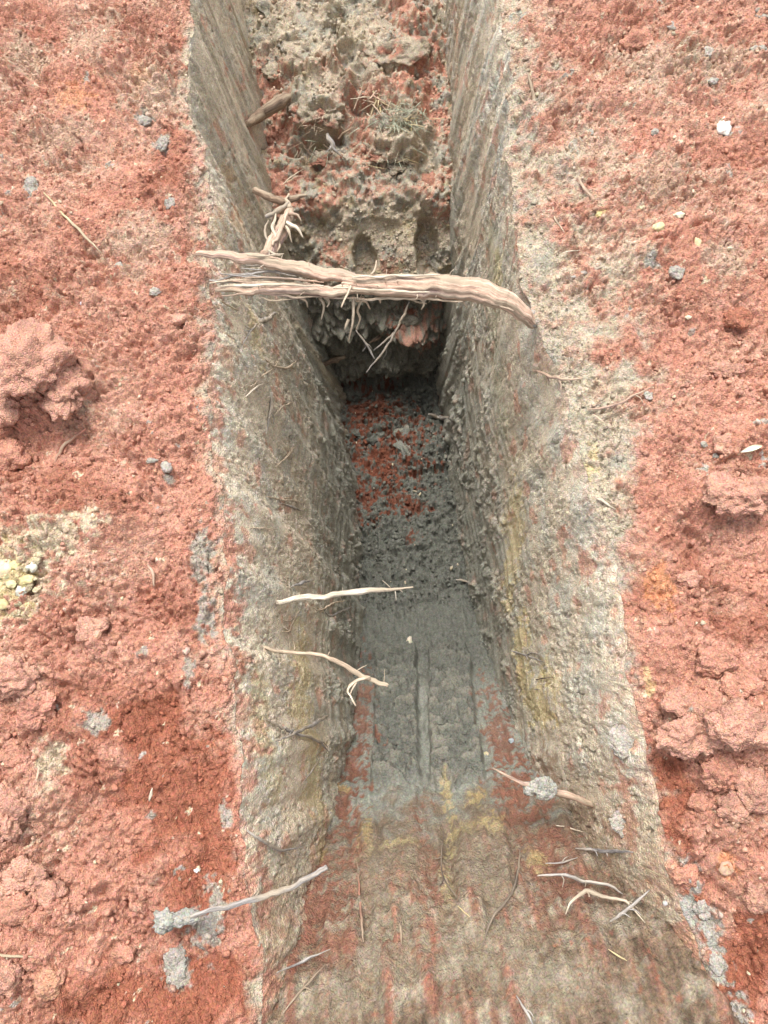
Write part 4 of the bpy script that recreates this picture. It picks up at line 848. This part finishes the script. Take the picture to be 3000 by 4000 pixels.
TL = [
 (690, 235, 120, 110, TAN * .9, RED * .85, 'tan and red root ball of soil on the ledge', .55, .08), (655, 60, 130, 200, TAN * .88, GREY * .85, 'tall tan clay block at the top left of the ledge', .4, .04), (850, 95, 150, 150, TAN * .9, RED * .9, 'tan clay block with red crust at top right of ledge', .4, .04),
 (590, 20, 60, 80, GREY * .8, TAN * .8, 'cracked grey clay block against the left wall at the top', .4, .0), (595, 155, 50, 46, TAN * .95, RED * .85, 'small knobbly clay lump above the soil-covered root', .5, .03), (850, 320, 110, 70, TAN * .85, RED * .8, 'slab of tan soil below the grass tuft', .4, .03),
 (870, 685, 80, 50, GREY * .7, RED2 * .9, 'grey lump flecked red hanging under the thick root', .5, .05), (905, 690, 52, 44, GREY * .75, RED2 * .9, 'knobbly lump right of the hanging grey lump', .5, .06), (915, 722, 44, 44, C(.20, .11, .08), GREY * .5, 'reddish brown chunk hanging at the right wall below the thick root', .5, .06),
 (855, 780, 90, 60, BLUE * .8, GREY * .6, 'dark clay lump on the lower back face', .5, .03), (915, 965, 110, 120, BLUE * .9, GREY * .75, 'rough grey clay heap on the right of the deep floor', .3, .02), (820, 930, 110, 50, BLUE * .8, RED2, 'thin clay slab lying on the red patch of the deep floor', .25, .01),
 (690, 345, 40, 30, TAN * .8, RED * .8, 'small tan lump under the root ball on the ledge', .5, .02), (930, 405, 60, 70, RED * .85, TAN * .8, 'heap of red crumbs on the right of the ledge', .4, .02), (870, 360, 60, 30, GREY * .75, TAN * .8, 'grey slab edge at the right of the ledge', .4, .03),
 
]
for px, py, a, b, c, c2, lab, tl, lf in TL: clod('soil_clod', lab, 'clod', px, py, a, b, c * .78, 4 if a > 80 else 3, .4, MAT_CLAY, .30, 1.2, c2 * .85, 'lumps in the trench', lf * .5, tl * .8)
ST = [
 (1562, 274, 34, 44, C(.80, .74, .64), 'white angular stone on the red soil at upper right'), (1425, 491, 32, 24, C(.60, .50, .26), 'yellow stone right of the branched pale rootlet'), (1468, 465, 26, 16, C(.66, .58, .40), 'cream oval stone right of the yellow stone'), (1384, 446, 16, 18, C(.62, .52, .32), 'small cream stone left of the cream oval stone'),
 (1298, 461, 26, 22, C(.60, .47, .20), 'yellow stone left of the small cream stone'), (1508, 525, 18, 28, C(.58, .38, .20), 'orange stone below the cream oval stone'), (1578, 480, 10, 10, C(.70, .68, .62), 'tiny white pebble at the right of the cream stones'), (1487, 685, 14, 10, C(.62, .5, .34), 'tiny cream pebble in the red soil at right'), (1583, 686, 11, 12, C(.66, .56, .4), 'tiny pale pebble near the dark hollow at right'),
 (57, 1254, 36, 26, C(.62, .50, .22), 'yellow stone in the pale patch at left, rightmost'), (8, 1228, 44, 44, C(.64, .55, .32), 'large pale yellow stone at the left edge'), (70, 1224, 26, 26, C(.70, .65, .52), 'white stone above the rightmost yellow stone at left'), (32, 1220, 24, 20, C(.60, .48, .22), 'small yellow stone between white and large yellow stone'), (8, 1303, 26, 30, C(.58, .46, .22), 'yellow stone at the left edge below the others'), (46, 1276, 26, 24, C(.60, .56, .46), 'greyish stone under the rightmost yellow stone'), (24, 1262, 24, 20, C(.62, .53, .27), 'yellow stone below the large pale yellow one'),
 (424, 1880, 12, 10, C(.80, .76, .70), 'tiny white pebble on the fresh red cut at left'), (183, 654, 22, 12, C(.74, .72, .74), 'white chip on the red soil at left'), (12, 882, 16, 12, C(.78, .74, .64), 'white chip stuck in a clod at the left edge'), (42, 1195 - 8, 18, 9, C(.76, .72, .66), 'white chip above the pale patch at left'),
 (855, 1590, 34, 24, C(.58, .48, .24), 'yellow stone pressed into the left tooth band of the ramp'), (885, 1386, 14, 26, C(.58, .52, .38), 'pale sliver of stone where the two tooth bands start'), (826, 1490 - 6, 12, 10, C(.7, .68, .62), 'tiny white pebble at the tip of the forked root'), (1050, 1630, 14, 12, C(.54, .45, .26), 'small yellow pebble at the end of right tooth band'), (978, 1630, 30, 16, C(.54, .46, .27), 'flat yellowish stone on the right tooth band'), (1437, 1951, 11, 11, C(.50, .49, .45), 'small pale pebble on the lower right rim'),
 (838, 1745, 10, 8, C(.42, .45, .47), 'small blue-grey pebble on the ramp below the left tooth band'), (1105, 1600, 12, 12, C(.30, .34, .36), 'small bluish chip at the foot of the right wall'), (1570, 1875, 36, 32, C(.46, .28, .18), 'pale orange stone in the red soil at lower right'), (402, 1405, 18, 22, C(.55, .36, .27), 'pale pink stone on the left rim beside the bent root'),
]
for px, py, a, b, c, lab in ST:
    c = c * .74 + c.mean() * .10; clod('stone', lab, 'stone', px, py, a * .9, b * .9, c, 2, .5, MAT_STONE, .5, .3, None, 'stones and pebbles')

for k in range(24):
    px, py = max(2, random.gauss(40, 45)), random.gauss(1240, 48); a = random.uniform(9, 20)
    clod('stone', 'small pale yellow pebble in the crumbly yellow patch at the left edge', 'stone', px, py, a, a * random.uniform(.7, 1), C(.46, .38, .25) * random.uniform(.75, 1.1), 2, .5, MAT_RED, .6, .8, None, 'yellow pebbles at the left edge')
# long grey stick resting on the left ground and reaching over the trench, with a clay lump on its butt
def stick(label, pts, zs, r, c, lump, lsz, lab2):
    Q = path(pts, ('z', zs), 0); e = empty('tree_root', Q[0]); org = np.array(e.location); tag(e, label, 'root')
    g = tube_geo(Q, [pxm(x, Q[0]) for x in r], c, 12, .003, .14, seed(), .12); mesh_obj('stem', g[0] - org, g[1], g[2], MAT_ROOT, e)
    for (px, py, z, a, b) in lump:
        p = wpt(px, py, z); W, Fc, cc = blob_geo(pxm(a / 2, p), pxm(b / 2, p), pxm(min(a, b) / 2.4, p), LGREY, 3, seed(), .4, .9)
        mesh_obj('clay_lump', W + p - org, Fc, cc, MAT_CLAY, e)
    return e
stick('long grey stick-like root with a clay-caked butt reaching over the left rim', [(352, 1990), (405, 1981), (479, 1963), (552, 1941), (611, 1926), (655, 1904), (706, 1869)], [.03, .035, .045, .055, .065, .075, .085], (4, 4.5, 6, 6, 6, 6, 5.5), 'grey', [(362, 1988, .028, 64, 44), (405, 1980, .03, 50, 30)], 0, '')
b_ = hit(1278, 1736)[2]
stick('split root with a grey clay lump jutting from the right wall above the ramp', [(1300, 1742), (1278, 1736), (1205, 1714), (1146, 1699), (1109, 1681), (1065, 1660)], [b_ - .01, b_, b_ + .03, b_ + .045, b_ + .05, b_ + .055], (6, 6, 7, 5, 3, 1.5), 'pink', [(1175, 1704, b_ + .045, 54, 44), (1150, 1702, b_ + .04, 36, 30)], 0, '')

# grass tuft, dry leaves and fine roots on the ledge
def tuft(name, label, cat, px, py, n, spread, L, schemes, lift, r=.0011, part='blade'):
    p0 = wpt(px, py, None, lift); e = empty(name, p0); tag(e, label, cat); org = np.array(e.location)
    for i in range(n):
        a = np.array([random.gauss(0, spread[0]), random.gauss(0, spread[1]), random.uniform(-.01, .02)])
        d = np.array([random.gauss(0, 1), random.gauss(-.5, .7), random.gauss(.1, .45)]); d /= np.linalg.norm(d)
        l = random.uniform(*L); k = np.array([random.gauss(0, .25), random.gauss(0, .25), random.gauss(-.15, .2)])
        g = tube_geo([a, a + d * l * .5 + k * l * .2, a + d * l + k * l * .6], [r, r * 1.1, r * .4], random.choice(schemes), 4, .01, .1, seed(), 0, .5)
        mesh_obj(part, *g, MAT_ROOT, e)
tuft('grass_tuft', 'tuft of wilted grey-green grass on the ledge at the right', 'grass', 868, 258, 130, (.036, .018), (.025, .07), ['green', 'green', 'green', 'green', 'straw'], .06, .0012)
tuft('dead_roots', 'dark tangle of fine dead roots in the hollow under the root ball', 'roots', 672, 325, 34, (.03, .02), (.03, .07), ['brown', 'dark', 'green'], .03, .0009, 'rootlet')
tuft('dry_leaves', 'bunch of dry straw-coloured leaves left of the grass tuft', 'leaves', 812, 225, 22, (.016, .025), (.03, .08), ['straw', 'pale', 'pink'], .06, .0024, 'leaf')
tuft('fine_roots', 'fringe of pale rootlets around the foot of the root ball', 'roots', 690, 272, 26, (.04, .012), (.015, .04), ['pale', 'brown'], .09, .0009, 'rootlet')
tuft('fine_roots', 'fringe of thin roots hanging from the slab below the grass', 'roots', 855, 350, 24, (.04, .012), (.02, .06), ['straw', 'green', 'brown'], .05, .0008, 'rootlet')

def leaf(label, a, b, wpx):
    A, B = wpt(*a, None, .012), wpt(*b, None, .025); n = 9; V = []; cs = []
    ax = (B - A); L = np.linalg.norm(ax); ax /= L; sd = np.cross(ax, [0, 0, 1.0]); sd /= np.linalg.norm(sd)
    for i in range(n):
        t = i / (n - 1); wd = pxm(wpx, A) * math.sin(math.pi * min(max(t, .03), .97)) ** .7
        c = A + ax * L * t + np.array([0, 0, .004 * math.sin(t * 3.1)])
        for s, dz in ((-1, .002), (0, 0), (1, .002)):
            V.append(c + sd * wd * s + np.array([0, 0, dz])); cs.append(C(.42, .48, .34) if s else C(.52, .56, .42))
    k = len(V); V = np.array(V + [v - np.array([0, 0, .0008]) for v in V]); f = []
    for i in range(n - 1):
        for j in range(2):
            q = [i * 3 + j, i * 3 + j + 1, i * 3 + j + 4, i * 3 + j + 3]; f.append(q); f.append([x + k for x in q[::-1]])
    tag(mesh_obj('leaf', V, np.array(f), np.array(cs + cs), MAT_STONE, origin=A), label, 'leaf')
leaf('small pale green leaf lying on the red soil at right', (1600, 977), (1645, 964), 6)

# ------------------------------------------------------------------ loose crumbs scattered over the soil
def scatter(name, sheet, n, test, smin, smax, mat, label, seedv, pale=.015, power=3.0):
    P, colr = SAMPLES[sheet]; g = np.random.default_rng(seedv)
    idx = np.where(test(P))[0]; idx = idx[g.integers(0, len(idx), n)]
    V0, F0 = ICO[0]; nv = len(V0)
    s = smin + (smax - smin) * g.random(n) ** power
    k = (.45 + 1.0 * g.random((n, nv, 1))) * V0[None] * (s[:, None] * (.7 + .6 * g.random((n, 3))))[:, None, :]
    th = g.random(n) * 6.28; cs, sn = np.cos(th)[:, None], np.sin(th)[:, None]
    k = np.stack([k[..., 0] * cs - k[..., 1] * sn, k[..., 0] * sn + k[..., 1] * cs, k[..., 2]], -1)
    V = (k + P[idx][:, None, :] + np.array([0, 0, 1.0]) * (s * .25)[:, None, None]).reshape(-1, 3)
    Fc = (F0[None] + (np.arange(n) * nv)[:, None, None]).reshape(-1, 3)
    c = colr[idx] * (.75 + .55 * g.random((n, 1))); c = np.where(g.random((n, 1)) < pale, PALE * (.7 + .4 * g.random((n, 1))), c)
    o = mesh_obj(name, V, Fc, np.clip(np.repeat(c, nv, 0), .01, .8), mat, smooth=False); tag(o, label, 'soil crumbs', kind='stuff')
near = lambda P: (np.abs(P[:, 0]) < 1.0) & (P[:, 1] > -.5) & (P[:, 1] < 1.6)
scatter('soil_crumbs', 'ground_left', 6500, near, .0012, .0055, MAT_CRUMB, 'loose red soil crumbs strewn over the ground left of the trench', 1)
scatter('soil_crumbs', 'ground_right', 6500, near, .0012, .0055, MAT_CRUMB, 'loose red and tan soil crumbs strewn over the ground right of the trench', 2)
scatter('soil_crumbs', 'trench_floor', 3500, lambda P: (P[:, 1] > 1.3) & (P[:, 1] < 2.3) & (P[:, 2] > -.82), .002, .007, MAT_CRUMB, 'loose crumbs of red and tan soil lying on the ledge', 3)
scatter('soil_crumbs', 'trench_floor', 2500, lambda P: (P[:, 1] < 1.2) & (P[:, 1] > -.5) & (P[:, 1] > .36), .002, .008, MAT_CRUMB, 'loose damp crumbs, shade painted into their colour, on the deep floor and ramp of the trench', 4, .01)
